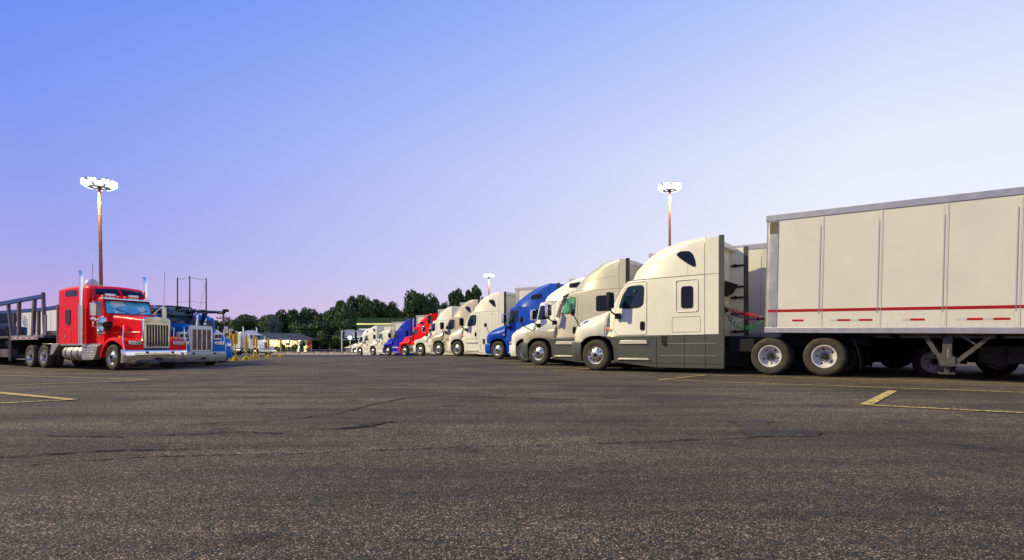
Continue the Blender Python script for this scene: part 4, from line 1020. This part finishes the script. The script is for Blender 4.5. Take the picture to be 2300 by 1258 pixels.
right((-17.2, 71.4), 'cream white low roofed tractor with oval hood vent left of the deep blue tractor', 'cream', KW, stack=(1,), ext=None, winmat='tealglass', rear=-3.2,
    roof=[(-1.1, 2.84), (-1.25, 2.9), (-1.8, 3.0), (-2.5, 3.08), (-3.2, 3.1)], topwin=[])
right((-20.8, 79), 'white sleeper tractor with round roof, second from the far end of the row', 'cream', {}, detail=0, winmat='tealglass', ext=None)
right((-23.1, 85), 'white sleeper tractor at the very far end of the row, only its nose showing', 'white', {}, detail=0, winmat='tealglass', ext=None)

# trailers coupled behind them
def coupled(P, back, label, **kw):
    q = Vector(P) - Vector(HR) * back + nR * (1.2)
    return trailer((q.x, q.y), HR, label, **kw)
trailer((2.73 + .7884 * 5.22 + .6152 * 1.2, 18.95 - .6152 * 5.22 + .7884 * 1.2), HR, 'nearest white box trailer with red stripe and riveted panels', zf=1.15, zt=4.30, detail=True)
CT = coupled((1.09, 24.07), 4.9, 'white box trailer showing between the nearest cab and its own trailer', zt=4.16, axles=(8.4, 13.8))
b = B(); b.box(-12.9, -9.35, 1.14, 1.18, .50, .96); ub = obj('underbody_box', b, 'gear', CT, bevel=.01)
b = B()
for x in (-9.9, -10.9, -12.0): b.box(x - .03, x + .03, 1.18, 1.20, .56, .9); b.box(x - .12, x + .12, 1.18, 1.195, .72, .75)
obj('box_latch', b, 'hub', ub, smooth=0)
b = B(); b.box(-6.3, -5.2, .9, 1.15, .55, .85); obj('underbody_locker', b, 'gear', CT, bevel=.02)
coupled((.61, 27.95), 4.9, 'white box trailer behind the half hidden white tractor', skirt=True)
coupled((-.82, 32.5), 4.8, 'white box trailer rising behind the bright blue tractor', zt=4.2, skirt=True)
coupled((-3.66, 38.3), 4.9, 'white box trailer behind the all white tractor with white skirts', zt=4.25)
coupled((-5.61, 43.92), 4.9, 'white box trailer behind the beige metallic tractor')
coupled((-7.85, 49.4), 4.7, 'white box trailer behind the white tractor with chrome side vents', zt=4.25)
coupled((-10.5, 56.4), 4.7, 'white box trailer just behind the bright red tractor', zt=4.3)
coupled((-14.0, 65.0), 4.8, 'white box trailer just behind the deep blue tractor', zt=4.3)
coupled((-17.2, 71.4), 4.0, 'white box trailer behind the low roofed cream tractor', zt=3.95)
coupled((-20.8, 79), 4.9, 'white box trailer behind the second tractor from the far end', zt=3.9)

# ------------------------------------------------------------------ left-hand row
HL = (.866, -.5)
L1P = (-15.05, 23.64)
classic(L1P, HL, 'bright red long nosed tractor with chrome grille and twin chrome stacks', dict(paint='red', ws='shade', dome=1, ant=1, flood=1, stacky=1.25, stackx=-2.24))
classic((-15.12, 27.08), HL, 'dark blue car hauler tractor with white grille frame beside the red tractor', dict(paint='teal', cab='navy', shell='white', mesh='grilleirid', bars=4, gtop=1.86, gbot=.68, cowl=2.02, peak=0, bmat='dullalu', bz=(.22, .70), sleeper=0, stacks=1, stackx=-1.0, stacky=.98, stackh=2.75, pod=1, air=0, zcab=2.62, visor=0, ws='tealglass', ghw=.56))
aeroL = dict(CASC); aeroL.update(VOL)
aeroL.update(name='sleeper_tractor', head=HL, detail=0, topwin=[], roof=[(-.78, 2.90), (-1.0, 3.0), (-1.6, 3.08), (-3.0, 3.1)], rear=-3.0, ext=None, stack=(), group='tractors parked in the left-hand row')
T3, _, _ = aero((-15.7, 31.9), 'sky blue low roofed tractor behind the white grilled car hauler', 'teal', aeroL)
T3.scale = (.86, .86, .86)
classic((-29.1, 33.15), HL, 'dark navy tractor at the left edge of the photo behind the blue rack', dict(paint='navy', cab='navy', shell='navy', gtop=2.0, gbot=.8, stacks=0, air=0, sleeper=0, peak=0, ghw=.75, zcab=2.3, visor=0, cowl=2.1, bars=3))

# car-hauler head rack over the dark blue tractor
r = thing('car_hauler_rack', 'blue steel head ramp reaching forward over the dark blue car hauler tractor', 'rack', (-15.12, 27.08, gz(-15.12, 27.08)), math.atan2(-.5, .866))
for s in (1, -1):
    b = B()
    b.prism([(1.0, 2.60), (1.0, 2.48), (-2.5, 2.62), (-6.5, 2.98), (-6.5, 3.12), (-2.6, 2.84)], 1.05 * s, 1.2 * s); obj('rail', b, 'rackblue', r, bevel=.015)
    b = B(); b.tube([(1.1, 1.12 * s, 2.56), (1.1, 1.12 * s, 2.68)], .14, 10); b.tube([(.8, .95 * s, 2.5), (1.15, .95 * s, 2.5)], .05, 8); obj('end_roller', b, 'chassis', r)
    b = B(); b.prism([(-.55, 2.58), (-.32, 2.56), (-1.0, 1.5), (-1.2, 1.5)], 1.04 * s, 1.14 * s); b.prism([(-1.9, 2.66), (-1.68, 2.64), (-1.15, 1.5), (-1.35, 1.5)], 1.04 * s, 1.14 * s)
    b.prism([(-3.9, 2.78), (-3.7, 2.76), (-3.7, 1.0), (-3.9, 1.0)], 1.04 * s, 1.16 * s); obj('strut', b, 'navy', r, bevel=.01)
b = B()
for i in range(14): x = .8 - i * .52; z = 2.53 + .08 * i * (.52); b.box(x - .05, x + .05, -1.06, 1.06, 2.50 + i * .032, 2.55 + i * .032)
obj('cross_member', b, 'chassis', r, smooth=0)
for k in range(5):
    x = -.2 - k * .8; z = 2.60 + k * .055; b = B(); b.box(x - .3, x + .1, -.9, -.65, z, z + .09); b.box(x - .3, x + .1, .65, .9, z, z + .09); obj('wheel_ramp', b, 'racksteel', r, bevel=.01)

# the red tractor's car-hauling trailer
hauler = thing('car_hauler_trailer', 'empty car hauling trailer with blue upper rails coupled to the red tractor', 'trailer', (L1P[0], L1P[1], gz(-22, 28)), math.atan2(-.5, .866))
b = B(); b.box(-18, -5.7, -1.22, 1.22, 1.30, 1.40); obj('deck', b, 'racksteel', hauler, bevel=.01)
b = B(); b.box(-9.0, -6.2, -1.235, -1.222, 1.22, 1.42); b.box(-9.0, -6.2, 1.222, 1.235, 1.22, 1.42); obj('deck_edge', b, 'dullalu', hauler)
for i in range(9):
    x = -6.45 - i * .29; b = B(); b.box(x - .14, x + .14, -1.24, -1.236, 1.27, 1.335); obj('reflector', b, 'redlens' if i % 2 == 0 else 'refwhite', hauler, smooth=0)
b = B(); b.box(-9.05, -8.9, -1.22, 1.22, .35, 1.30); b.box(-9.2, -8.95, -1.235, -1.15, .25, 1.4); b.box(-9.2, -8.95, 1.15, 1.235, .25, 1.4); obj('front_bulkhead', b, 'chassis', hauler)
b = B(); b.box(-18, -8.9, -1.2, 1.2, .42, .55); b.box(-18, -8.9, -1.2, -1.0, .55, .8); b.box(-18, -8.9, 1.0, 1.2, .55, .8); b.box(-8.9, -7.5, -1.1, -.6, .30, .36); obj('lower_deck', b, 'racksteel', hauler)
for s in (1, -1):
    b = B(); b.prism([(-5.75, 3.22), (-5.75, 3.04), (-12, 2.80), (-18, 2.80), (-18, 3.0), (-12, 3.0)], 1.12 * s, 1.26 * s); obj('upper_rail', b, 'rackblue', hauler, bevel=.012)
    for (xt, zt_, xb, wd) in [(a_, b_, c_, d_ * .75) for a_, b_, c_, d_ in ((-5.80, 3.3, -5.62, .09), (-6.63, 3.02, -6.78, .13), (-8.2, 2.98, -8.2, .12), (-9.37, 2.92, -8.95, .10), (-12.5, 2.85, -12.5, .12), (-15.5, 2.85, -15.5, .12))]:
        b = B(); b.prism([(xt - wd, zt_), (xt + wd, zt_), (xb + wd, 1.38), (xb - wd, 1.38)], 1.13 * s, 1.25 * s); po = obj('post', b, 'racksteel', hauler, bevel=.012)
        if xt > -6.7: c = B(); c.cyl((xb + .05, 1.19 * s, 1.4), (xb + .05, 1.19 * s, 2.3), .06, 10); obj('hydraulic_ram', c, 'dullalu', po)
for y in (-.9, .9):
    for x in (-14.5, -15.8): wheel('deep', hauler, x, 1.22 * (1 if y > 0 else -1), .45, side=1 if y > 0 else -1, scale=.88)
b = B(); b.prism([(-5.4, 1.40), (-6.0, 1.62), (-6.6, 1.50), (-6.8, 1.40)], -.9, -.6); b.prism([(-5.4, 1.40), (-5.9, 1.72), (-6.6, 1.45)], .3, .7); b.tube([(-5.2, -.8, 1.5), (-6.0, -.3, 1.75)], .06); obj('winch_ramp', b, 'chassis', hauler)

# white trailers beyond the left-hand row
GW = 'white trailers beyond the left-hand row'
trailer((-29.2, 43.1), (.866, -.5), 'long white box trailer beyond the rack behind the red tractor', zf=1.2, zt=4.05, length=14, pitch=0, shade='white', both=True, group=GW, gear=True)
trailer((-38.2, 51.5), (.866, -.5), 'white box trailer farthest left, mostly behind the long white trailer', zf=1.2, zt=3.75, length=14, pitch=0, shade='white', group=GW, gear=True)

# far trucks by the motel
classic((-34.6, 80), (.9, -.43), 'white tractor with twin stacks in front of the motel', dict(paint='white', air=0, zs=3.3, topwin=0, gtop=2.0, drive='steel', bars=4, peak=0, xs1=-4.2, shell='chrome'), group='tractors parked by the motel', gp=-.16)
classic((-38.6, 77.5), (.9, -.43), 'cream tractor with tall sleeper behind the yellow posts', dict(paint='cream', air=0, zs=3.4, topwin=0, gtop=2.0, drive='steel', bars=3, peak=0, xs1=-4.4, shell='white'), group='tractors parked by the motel', gp=-.12)

# ------------------------------------------------------------------ yellow post stands
GY = 'yellow post stands by the blue tractor'
def stand(x, y, h, label, sr=.075):
    t = thing('post_stand', label, 'post stand', (x, y, gz(x, y)), random.uniform(-.4, .4), GY)
    b = B(); b.tube([(0, 0, .02), (0, 0, h)], .03, 8); obj('post', b, 'yellow', t)
    b = B(); n = 12
    half = [(.25 * math.cos(math.pi * i / n), .25 * math.sin(math.pi * i / n) + .0) for i in range(n + 1)]
    b.prism(half, -.02, .02, 'y'); b.prism(half, -.02, .02, 'x'); b.box(-.32, .32, -.06, .06, 0, .03); b.box(-.06, .06, -.32, .32, 0, .031); bo = obj('base', b, 'yellow', t)
    b = B(); b.lathe([(0, -.03), (.03, -.03), (.03, .03), (0, .03)], (.1, 0, .11), 'y', 10); b.lathe([(0, -.03), (.03, -.03), (.03, .03), (0, .03)], (-.1, 0, .11), 'y', 10); obj('base_hole', b, 'hub', bo)
    b = B(); b.lathe([(.0, h - .75), (sr, h - .75), (sr + .004, h - .73), (sr + .004, h - .12), (sr, h - .1), (0, h - .1)], n=14, axis='z'); obj('sleeve', b, 'orange', t)
    b = B(); b.lathe([(.0, h - .10), (sr * .94, h - .10), (sr * .94, h - .01), (sr * .8, h), (0, h)], n=14, axis='z'); obj('cap', b, 'refwhite', t)
    return t
for x, y, h, lb in ((-16.2, 33.9, 1.75, 'yellow post stand closest to the blue tractor bumper'), (-17.7, 36.5, 1.95, 'yellow post stand tucked behind the closest one, sleeve partly overlapped'),
                    (-16.35, 35.6, 1.55, 'free standing yellow post stand with widest clear base'), (-19.2, 43.5, 1.6, 'yellow post stand with base just left of the middle pair'),
                    (-17.4, 39.0, 1.62, 'yellow post stand with base in front of the middle pair'), (-20.0, 47.5, 1.6, 'slim yellow post stand between the middle pair and the farthest one'), (-21.0, 52.5, 1.7, 'farthest yellow post stand, in front of the white tractor')):
    stand(x, y, h, lb, .13 if h in (1.75, 1.95) else .075)

# ------------------------------------------------------------------ masts, poles, wires
GM = 'lit floodlight masts over the lot'
def mast(x, y, h, label, power, lean=0, rr_=1.05, thick=.15):
    t = thing('light_mast', label, 'light mast', (x, y, gz(x, y)), 0, GM)
    b = B(); b.tube([(0, 0, -.1), (-lean * .5, 0, h * .5), (-lean, 0, h)], thick * 1.15, 12, r1=thick * .75); obj('pole', b, 'wood', t)
    b = B(); b.lathe([(rr_ - .04, h - .1), (rr_ + .04, h - .1), (rr_ + .04, h - .02), (rr_ - .04, h - .02)], (-lean, 0, 0), 'z', 24, close=True)
    b.box(-lean - rr_, -lean + rr_, -.04, .04, h - .1, h - .03); b.box(-lean - .04, -lean + .04, -rr_, rr_, h - .101, h - .031); obj('ring_frame', b, 'galv', t)
    for i in range(16):
        a = 2 * math.pi * (i + .5) / 16; c = Vector((math.cos(a) * rr_ - lean, math.sin(a) * rr_, h + (.0 if i % 2 else .22))); d = Vector((math.cos(a), math.sin(a), 0)); n_ = Vector((-d.y, d.x, 0))
        b = B(); up = Vector((0, 0, 1))
        dd = (d * .6 - up * .8).normalized(); u2 = (up * .6 + d * .8).normalized()
        def q(a_, b_, c_): return tuple(c + n_ * a_ + u2 * b_ + dd * c_)
        b.add([q(-.30, -.26, .1), q(.30, -.26, .1), q(.30, .26, .1), q(-.30, .26, .1), q(-.16, -.14, -.12), q(.16, -.14, -.12), q(.16, .14, -.18), q(-.16, .14, -.18)], [(4, 5, 6, 7), (0, 1, 5, 4), (1, 2, 6, 5), (2, 3, 7, 6), (3, 0, 4, 7), (0, 1, 2, 3)])
        f = obj('floodlight', b, 'galv', t)
        b = B(); b.add([q(-.29, -.25, .105), q(.29, -.25, .105), q(.29, .25, .105), q(-.29, .25, .105), q(-.2, -.17, .17), q(.2, -.17, .17), q(.2, .17, .17), q(-.2, .17, .17)], [(4, 5, 6, 7), (0, 1, 5, 4), (1, 2, 6, 5), (2, 3, 7, 6), (3, 0, 4, 7)])
        obj('lamp_glass', b, 'lamp', f, smooth=0)
    l_ = bpy.data.lights.new('lamp_light', 'SPOT'); l_.energy = power * 1.5; l_.spot_size = R(150); l_.spot_blend = .4; l_.color = (1, .86, .6); l_.shadow_soft_size = .5
    o = bpy.data.objects.new('lamp_light', l_); C.objects.link(o); o.parent = t; o.location = (-lean, -rr_ * .75, h - .7)
    return t
mast(-35.4, 50, 14.9, 'tall lit floodlight mast standing behind the red tractor', 2600, lean=.25)
mast(16.35, 60, 17.4, 'lit floodlight mast rising behind the nearest cream tractor roof', 2600, rr_=.9)
mast(-4.8, 120, 16.2, 'small distant lit floodlight mast above the white tractor with white skirts', 2000, rr_=.85)

def pole(name, x, y, h, r, m_, label, cat, group=None):
    t = thing(name, label, cat, (x, y, gz(x, y)), 0, group); b = B(); b.tube([(0, 0, -.2), (0, 0, h)], r, 8, r1=r * .7); obj('pole', b, m_, t); return t
up = pole('utility_pole', -39.9, 80, 6.3, .20, 'wood', 'wooden utility pole with cross arm and transformer by the tree line', 'utility pole')
b = B(); b.box(-.95, .95, -.08, .08, 5.05, 5.2)
for x in (-.85, -.4, .4, .85): b.cyl((x, 0, 5.2), (x, 0, 5.4), .05, 6)
obj('cross_arm', b, 'wood', up)
b = B(); b.cyl((.42, -.1, 3.0), (.42, -.1, 4.0), .26, 12); obj('transformer', b, 'galv', up)
GN = 'dark net poles behind the car hauler'
NP = []
for px, z, lb in ((-34.68, 8.15, 'left dark net pole above the car hauler rack'), (-33.41, 8.3, 'middle and tallest dark net pole above the car hauler rack'), (-31.7, 8.1, 'right dark net pole above the car hauler rack')):
    pole('net_pole', px, 60, z, .085, 'pole', lb, 'pole', GN); NP.append((px, z))
b = B()
for dz in (.15, 2.55):
    for (xa, za), (xc_, zc_) in zip(NP, NP[1:]): b.tube([(xa, 60, za - dz), ((xa + xc_) / 2, 60, (za + zc_) / 2 - dz - .06), (xc_, 60, zc_ - dz)], .018, 4)
b.tube([(NP[2][0], 60, NP[2][1] - .3), (NP[2][0] - .9, 60, 4.0)], .015, 4)
tag(obj('net_wire', b, 'wirem', smooth=0), 'thin wires strung between the three dark net poles', 'wire')
b = B()
for dz in (0, -.7, -3.9, -4.7):
    b.tube([(-39.9 + 95 * i / 12, 80 + 24 * i / 12, 5.2 + dz * .5 - 1.2 * math.sin(math.pi * i / 12)) for i in range(7)], .016, 4)
tag(obj('power_line', b, 'wirem', smooth=0), 'sagging power lines running right from the utility pole', 'power line')

# ------------------------------------------------------------------ kerb wall, motel, canopy
def barrier(x, y, rz, ln, label):
    t = thing('concrete_barrier', label, 'barrier', (x, y, gz(x, y)), rz, 'low concrete barriers before the motel')
    b = B(); b.prism([(-.3, -.1), (.3, -.1), (.3, .18), (.16, .32), (.12, .56), (-.12, .56), (-.16, .32), (-.3, .18)], -ln / 2 + .02, ln / 2 - .02, 'x'); obj('barrier_block', b, 'conc', t, bevel=.02); return t
names = ['leftmost, beside the white truck grille', 'second from the left', 'third from the left, under the motel shrubs', 'middle of the run', 'third from the right, past the motel end', 'second from the right', 'rightmost, beside the far white tractor']
for i, nme in enumerate(names):
    x0 = -36.8 + i * 2.07; barrier(x0 + 1, 84.0, 0, 2.07, 'pale concrete barrier, ' + nme)
mo = thing('motel_building', 'two storey cream motel with slate roof, lit doorways and brick end wall', 'building', (-62.3, 164.4, gz(-62, 164)), R(18))
b = B(); b.box(-15, 4.0, 0, 9, -.3, 3.75); obj('wall', b, 'wall', mo)
b = B(); b.box(3.9, 5.2, -.15, 9.1, -.3, 3.77); obj('brick_end_wall', b, 'brick', mo)
b = B(); b.add([(-16, -1.5, 3.75), (6.6, -1.5, 3.75), (6.6, 10.4, 3.75), (-16, 10.4, 3.75), (-13, 4.5, 5.7), (1.4, 4.5, 5.7)], [(0, 1, 5, 4), (1, 2, 5), (2, 3, 4, 5), (3, 0, 4), (0, 1, 2, 3)])
b.box(-16.05, 6.65, -1.55, -1.48, 3.6, 3.77); b.cyl((-.5, 2.2, 4.5), (-.5, 2.2, 5.3), .1, 8); obj('roof', b, 'roof', mo, smooth=0)
for i in range(9):
    x = -13.6 + i * 1.95
    b = B(); b.box(x, x + 1.1, -.04, .02, 2.2, 3.5); f = obj('window', b, 'brick' if i % 2 else 'roof', mo, smooth=0)
    b = B(); b.box(x + .1, x + 1.0, -.06, -.035, 2.3, 3.4); obj('pane', b, 'litwin' if i in (2, 4, 5, 7) else 'tealglass', f, smooth=0)
    b = B(); b.box(x + .1, x + 1.0, -.04, .02, 0, 1.6); obj('door', b, 'roof' if i % 3 else 'brick', mo, smooth=0)
    b = B(); b.box(x - .45, x - .3, -1.1, -1.0, -.3, 3.62); obj('balcony_post', b, 'white', mo, smooth=0)
b = B(); b.box(-15, 4.0, -1.2, 0, 1.88, 2.02); obj('balcony', b, 'wall', mo)
for x in (-9.6, -7.2, -4.2, -1.2, 1.9):
    b = B(); b.sphere((x, -.9, 3.45), .2, .2, .14, 8); obj('ceiling_lamp', b, 'lamp', mo)
for x, z in ((-9, 3.2), (-5.5, 3.2), (-1.5, 3.2), (-3, 1.0), (2.6, .9)):
    l_ = bpy.data.lights.new('porch_light', 'POINT'); l_.energy = 380; l_.color = (1, .80, .48); l_.shadow_soft_size = .2
    o = bpy.data.objects.new('porch_light', l_); C.objects.link(o); o.parent = mo; o.location = (x, -2.2, z)

ca = thing('fuel_canopy', 'dark green fuel station canopy with lit yellow band', 'canopy', (-29.5, 110, gz(-29, 110)), 0)
b = B(); b.box(0, 24, 0, 12, 4.9, 6.95); obj('fascia', b, 'greenfascia', ca)
b = B(); b.box(-.02, 24.02, -.03, .0, 5.68, 5.93); obj('lit_band', b, 'yellowband', ca, smooth=0)
b = B(); b.box(.3, 23.7, .3, 11.7, 4.82, 4.90); obj('lit_soffit', b, 'canopylit', ca, smooth=0)
for x in (3, 12, 21):
    b = B(); b.box(x - .2, x + .2, 5.8, 6.2, -.3, 4.85); obj('column', b, 'white', ca)
# frame with two dark panels, lamp and tank shed by the canopy
fr_ = thing('panel_frame', 'white steel frame carrying two dark mesh panels by the canopy', 'frame', (-29.1, 99, gz(-29, 99)), 0)
b = B(); b.cyl((0, 0, -.2), (0, 0, 4.2), .11, 10); obj('post', b, 'refwhite', fr_)
b = B(); b.box(0, 5.6, -.05, .05, 4.0, 4.1); b.box(0, 5.6, -.05, .05, 2.6, 2.68); b.cyl((3.0, 0, -.2), (3.0, 0, 4.1), .06, 8); obj('beam', b, 'galv', fr_)
for x in (.5, 2.6): b = B(); b.box(x, x + 1.7, -.09, -.05, 2.9, 4.35); obj('mesh_panel', b, 'rail', fr_)
sh = thing('lit_shed', 'low pale shed under the bright starry lamp', 'shed', (-27.5, 100.5, gz(-27, 100)), 0)
b = B(); b.box(-1.4, 2.4, 0, 2, -.2, 1.25); obj('wall', b, 'dullalu', sh)
b = B(); b.add([(-1.7, -.2, 1.22), (2.7, -.2, 1.22), (2.7, 2.2, 1.22), (-1.7, 2.2, 1.22), (.2, 1, 2.1), (.8, 1, 2.1)], [(0, 1, 5, 4), (1, 2, 5), (2, 3, 4, 5), (3, 0, 4), (0, 1, 2, 3)]); obj('roof', b, 'wall', sh, smooth=0)
ya = thing('yard_lamp', 'bright lit yard lamp above the pale shed beside the farthest tractors', 'lamp', (-27.3, 97.5, gz(-27, 97)), 0)
b = B(); b.cyl((0, 0, -.2), (0, 0, 2.9), .05, 8); obj('post', b, 'galv', ya)
b = B(); b.sphere((0, -.1, 2.95), .30, .24, .30, 12); obj('lamp_head', b, 'yardlamp', ya)
l_ = bpy.data.lights.new('yard_light', 'POINT'); l_.energy = 110; l_.color = (1, .97, .85); l_.shadow_soft_size = .25
o = bpy.data.objects.new('yard_light', l_); C.objects.link(o); o.parent = ya; o.location = (0, -.6, 2.95)
# low fence and hedge behind the barriers
fe = thing('low_fence', 'low pale railing behind the barriers right of the motel', 'fence', (-38, 93, gz(-38, 93)), 0)
b = B(); b.box(-2, 12.5, -.03, .03, .85, .93); b.box(-2, 12.5, -.03, .03, .45, .5); obj('rail', b, 'rail', fe, smooth=0)
for i in range(11): b = B(); b.box(-2 + i * 1.4, -1.92 + i * 1.4, -.04, .04, -.2, .95); obj('post', b, 'rail', fe, smooth=0)

# ------------------------------------------------------------------ trees
def crown_mesh(name, seed, n, lobes, leaf, mname, gaps=.0):
    q = random.Random(seed); b = B()
    ls = []
    for _ in range(lobes):
        a = q.uniform(0, 6.28); rr_ = q.uniform(0, .62) ** .7; z = q.uniform(.18, .92)
        k = math.sin(math.pi * min(1, max(.12, z * .88 + .04))) ** .5
        ls.append((math.cos(a) * rr_ * k * .8, math.sin(a) * rr_ * k * .8, z, q.uniform(.15, .30)))
    for i in range(n):
        cx, cy, cz, r = q.choice(ls); d = Vector((q.gauss(0, 1), q.gauss(0, 1), q.gauss(0, 1))).normalized(); rad = r * (q.uniform(.55, 1.08)) ** .5
        p = Vector((cx, cy, cz)) + Vector((d.x * rad, d.y * rad, d.z * rad * .62))
        nn = (d + Vector((q.gauss(0, .6), q.gauss(0, .6), q.gauss(0, .6)))).normalized(); u = nn.orthogonal().normalized(); v = nn.cross(u); s = leaf * q.uniform(.6, 1.5); a = q.uniform(0, 6.28)
        u, v = u * math.cos(a) + v * math.sin(a), v * math.cos(a) - u * math.sin(a)
        b.add([p - u * s, p - v * s * .6, p + u * s, p + v * s * .6 + nn * s * .3], [(0, 1, 2, 3)])
    return b, ls
def make_tree(seed, lobes, n, leaf, m_, label, group):
    b, ls = crown_mesh('crown', seed, n, lobes, leaf, m_)
    t = thing('tree', label, 'tree', (0, 0, 0), 0, group)
    obj('crown', b, m_, t, smooth=0)
    tr = B(); tr.tube([(0, 0, -.02), (.01, 0, .25), (-.01, .01, .55), (0, 0, .8)], .035, 8, r1=.01)
    for x, y, z, r in ls[::2]: tr.tube([(0, 0, max(.12, z - .3)), (x * .6, y * .6, z - .08), (x, y, z)], .014, 5, r1=.004)
    obj('trunk', tr, 'bark', t); return t
rt = random.Random(9)
GT = 'trees along the far edge of the lot'
protos = [make_tree(s, l_, 5200, .036, 'leaf', '', GT) for s, l_ in ((1, 26), (2, 22), (3, 30), (4, 24))]
pg = make_tree(6, 20, 4200, .034, 'leaf2', 'pale grey green tree in front of the dark tree line above the motel', 'trees along the far edge of the lot')
used = set()
def tree(px, ytop, Y, wpx, label, proto=None):
    Y = Y * 1.42; s = 1300 / Y; X = (px - 1150) / s; h = .70 + (785 - ytop) / s - gz(X, Y); wd = wpx / s / 2 * 2.0
    k = rt.randrange(4) if proto is None else None
    p = pg if proto == 'g' else protos[k]; key = 'g' if proto == 'g' else k
    loc = (X, Y, gz(X, Y))
    if key in used: r = dup(p, loc, rt.uniform(0, 6), label)
    else: r = p; used.add(key); r.location = loc; r['label'] = label; r.rotation_euler = (0, 0, rt.uniform(0, 6))
    r.scale = (wd * rt.uniform(.95, 1.1), wd, h * 1.02)
    return r
TREES = [(490, 724, 140, 44, 'small dark tree at the far left beside the utility pole'), (520, 721, 150, 50, 'low dark tree just right of the utility pole'), (546, 712, 140, 52, 'rounded tree above the cream tractor sleeper'),
    (575, 716, 150, 48, 'flat topped tree above the left end of the motel roof'), (600, 712, 140, 50, 'dark tree over the left part of the motel roof'), (624, 701, 135, 54, 'broad tree over the middle of the motel roof'),
    (650, 713, 150, 44, 'low crown in the dip right of the broad motel tree'), (676, 698, 135, 54, 'dense rounded tree over the right part of the motel roof'), (710, 700, 138, 50, 'rounded tree just past the motel end'),
    (738, 706, 130, 48, 'lower tree in the notch left of the tall clump'), (766, 682, 125, 48, 'narrow topped tree at the left of the tall clump'), (785, 690, 120, 50, 'leaning tree in front of the tall clump'),
    (803, 671, 125, 62, 'tallest tree of the clump above the fuel canopy'), (838, 680, 128, 60, 'broad tree right of the tallest one above the canopy'), (868, 686, 130, 54, 'sloping crown above the right part of the canopy'),
    (893, 700, 132, 46, 'low tree at the right foot of the clump'), (915, 704, 140, 44, 'short tree in the gap behind the red tractor'), (942, 661, 118, 58, 'large round tree above the red tractor, left lobe'),
    (970, 666, 120, 52, 'round tree above the red tractor, right lobe'), (1000, 690, 140, 40, 'low dark tree between the two round clumps'), (1018, 658, 122, 44, 'round crown above the beige tractor roof'),
    (1045, 672, 125, 40, 'low crown below the right hand round crown'), (1060, 651, 122, 42, 'rightmost round crown, left of the distant mast'), (560, 742, 130, 60, 'low dark tree behind the yellow posts'),
    (700, 730, 128, 60, 'low dark tree right behind the motel roof end'), (745, 725, 122, 60, 'low dark tree left of the white steel frame'), (790, 722, 118, 60, 'low dark tree right behind the mesh panels')]
for a in TREES: tree(*a)
tree(613, 715, 130, 30, 'pale grey green tree in front of the dark tree line above the motel', 'g')
# dense woods that close the gaps below the crowns
def woods(x0, x1, Y, h):
    q = random.Random(33); b = B()
    for i in range(9000):
        x = q.uniform(x0, x1); z = q.uniform(0, h) * (0.75 + .25 * math.sin(x * .5) * math.sin(x * .17)); y = Y + q.uniform(-3, 3)
        s = q.uniform(.3, .7); u = Vector((q.gauss(0, 1), q.gauss(0, .6), q.gauss(0, 1))).normalized(); v = u.orthogonal().normalized(); p = Vector((x, y, z - .3))
        b.add([p - u * s, p - v * s * .7, p + u * s, p + v * s * .7], [(0, 1, 2, 3)])
    o = obj('undergrowth', b, 'leaf', smooth=0); o['kind'] = 'stuff'; o['label'] = 'dark undergrowth below the far tree line'; return o
woods(-115, -2, 196, 8.5)
# shrubs before the motel
ps = None
for i, (x, h, wd, lb) in enumerate(((-61.6, 2.0, .9, 'leafy green shrub left of the motel doors'), (-60.2, 3.0, 1.0, 'tall bushy shrub against the lit motel wall'), (-58.4, 2.0, .8, 'small bright shrub in the middle of the motel front'), (-57.0, 2.8, .9, 'leafy shrub right of the bright patch of motel wall'), (-55.0, 3.4, .9, 'upright pointed shrub near the motel brick end'), (-53.4, 1.8, .8, 'low shrub right beside the motel brick end'))):
    if ps is None:
        bb, ls = crown_mesh('f', 12, 900, 10, .07, 'leaf3'); ps = thing('shrub', lb, 'shrub', (0, 0, 0), 0, 'shrubs before the motel'); obj('foliage', bb, 'leaf3', ps, smooth=0)
        tb = B(); tb.tube([(0, 0, 0), (0, 0, .5)], .03, 6); obj('stem', tb, 'bark', ps); r = ps
        r.location = (x, 152, gz(x, 152)); r.scale = (wd * 1.5, wd * 1.5, h)
    else: r = dup(ps, (x, 152, gz(x, 152)), i, lb, (wd * 1.5, wd * 1.5, h))
b = B(); q = random.Random(5)
for i in range(3500):
    p = Vector((q.uniform(-72, -47), q.uniform(138, 146), q.uniform(-.45, .05))); s = .2; u = Vector((q.gauss(0, 1), q.gauss(0, 1), q.gauss(0, 1))).normalized(); v = u.orthogonal(); b.add([p - u * s, p - v * s, p + u * s], [(0, 1, 2)])
o = obj('grass', b, 'leaf3', smooth=0); o['kind'] = 'stuff'; o['label'] = 'strip of green ground cover before the motel'
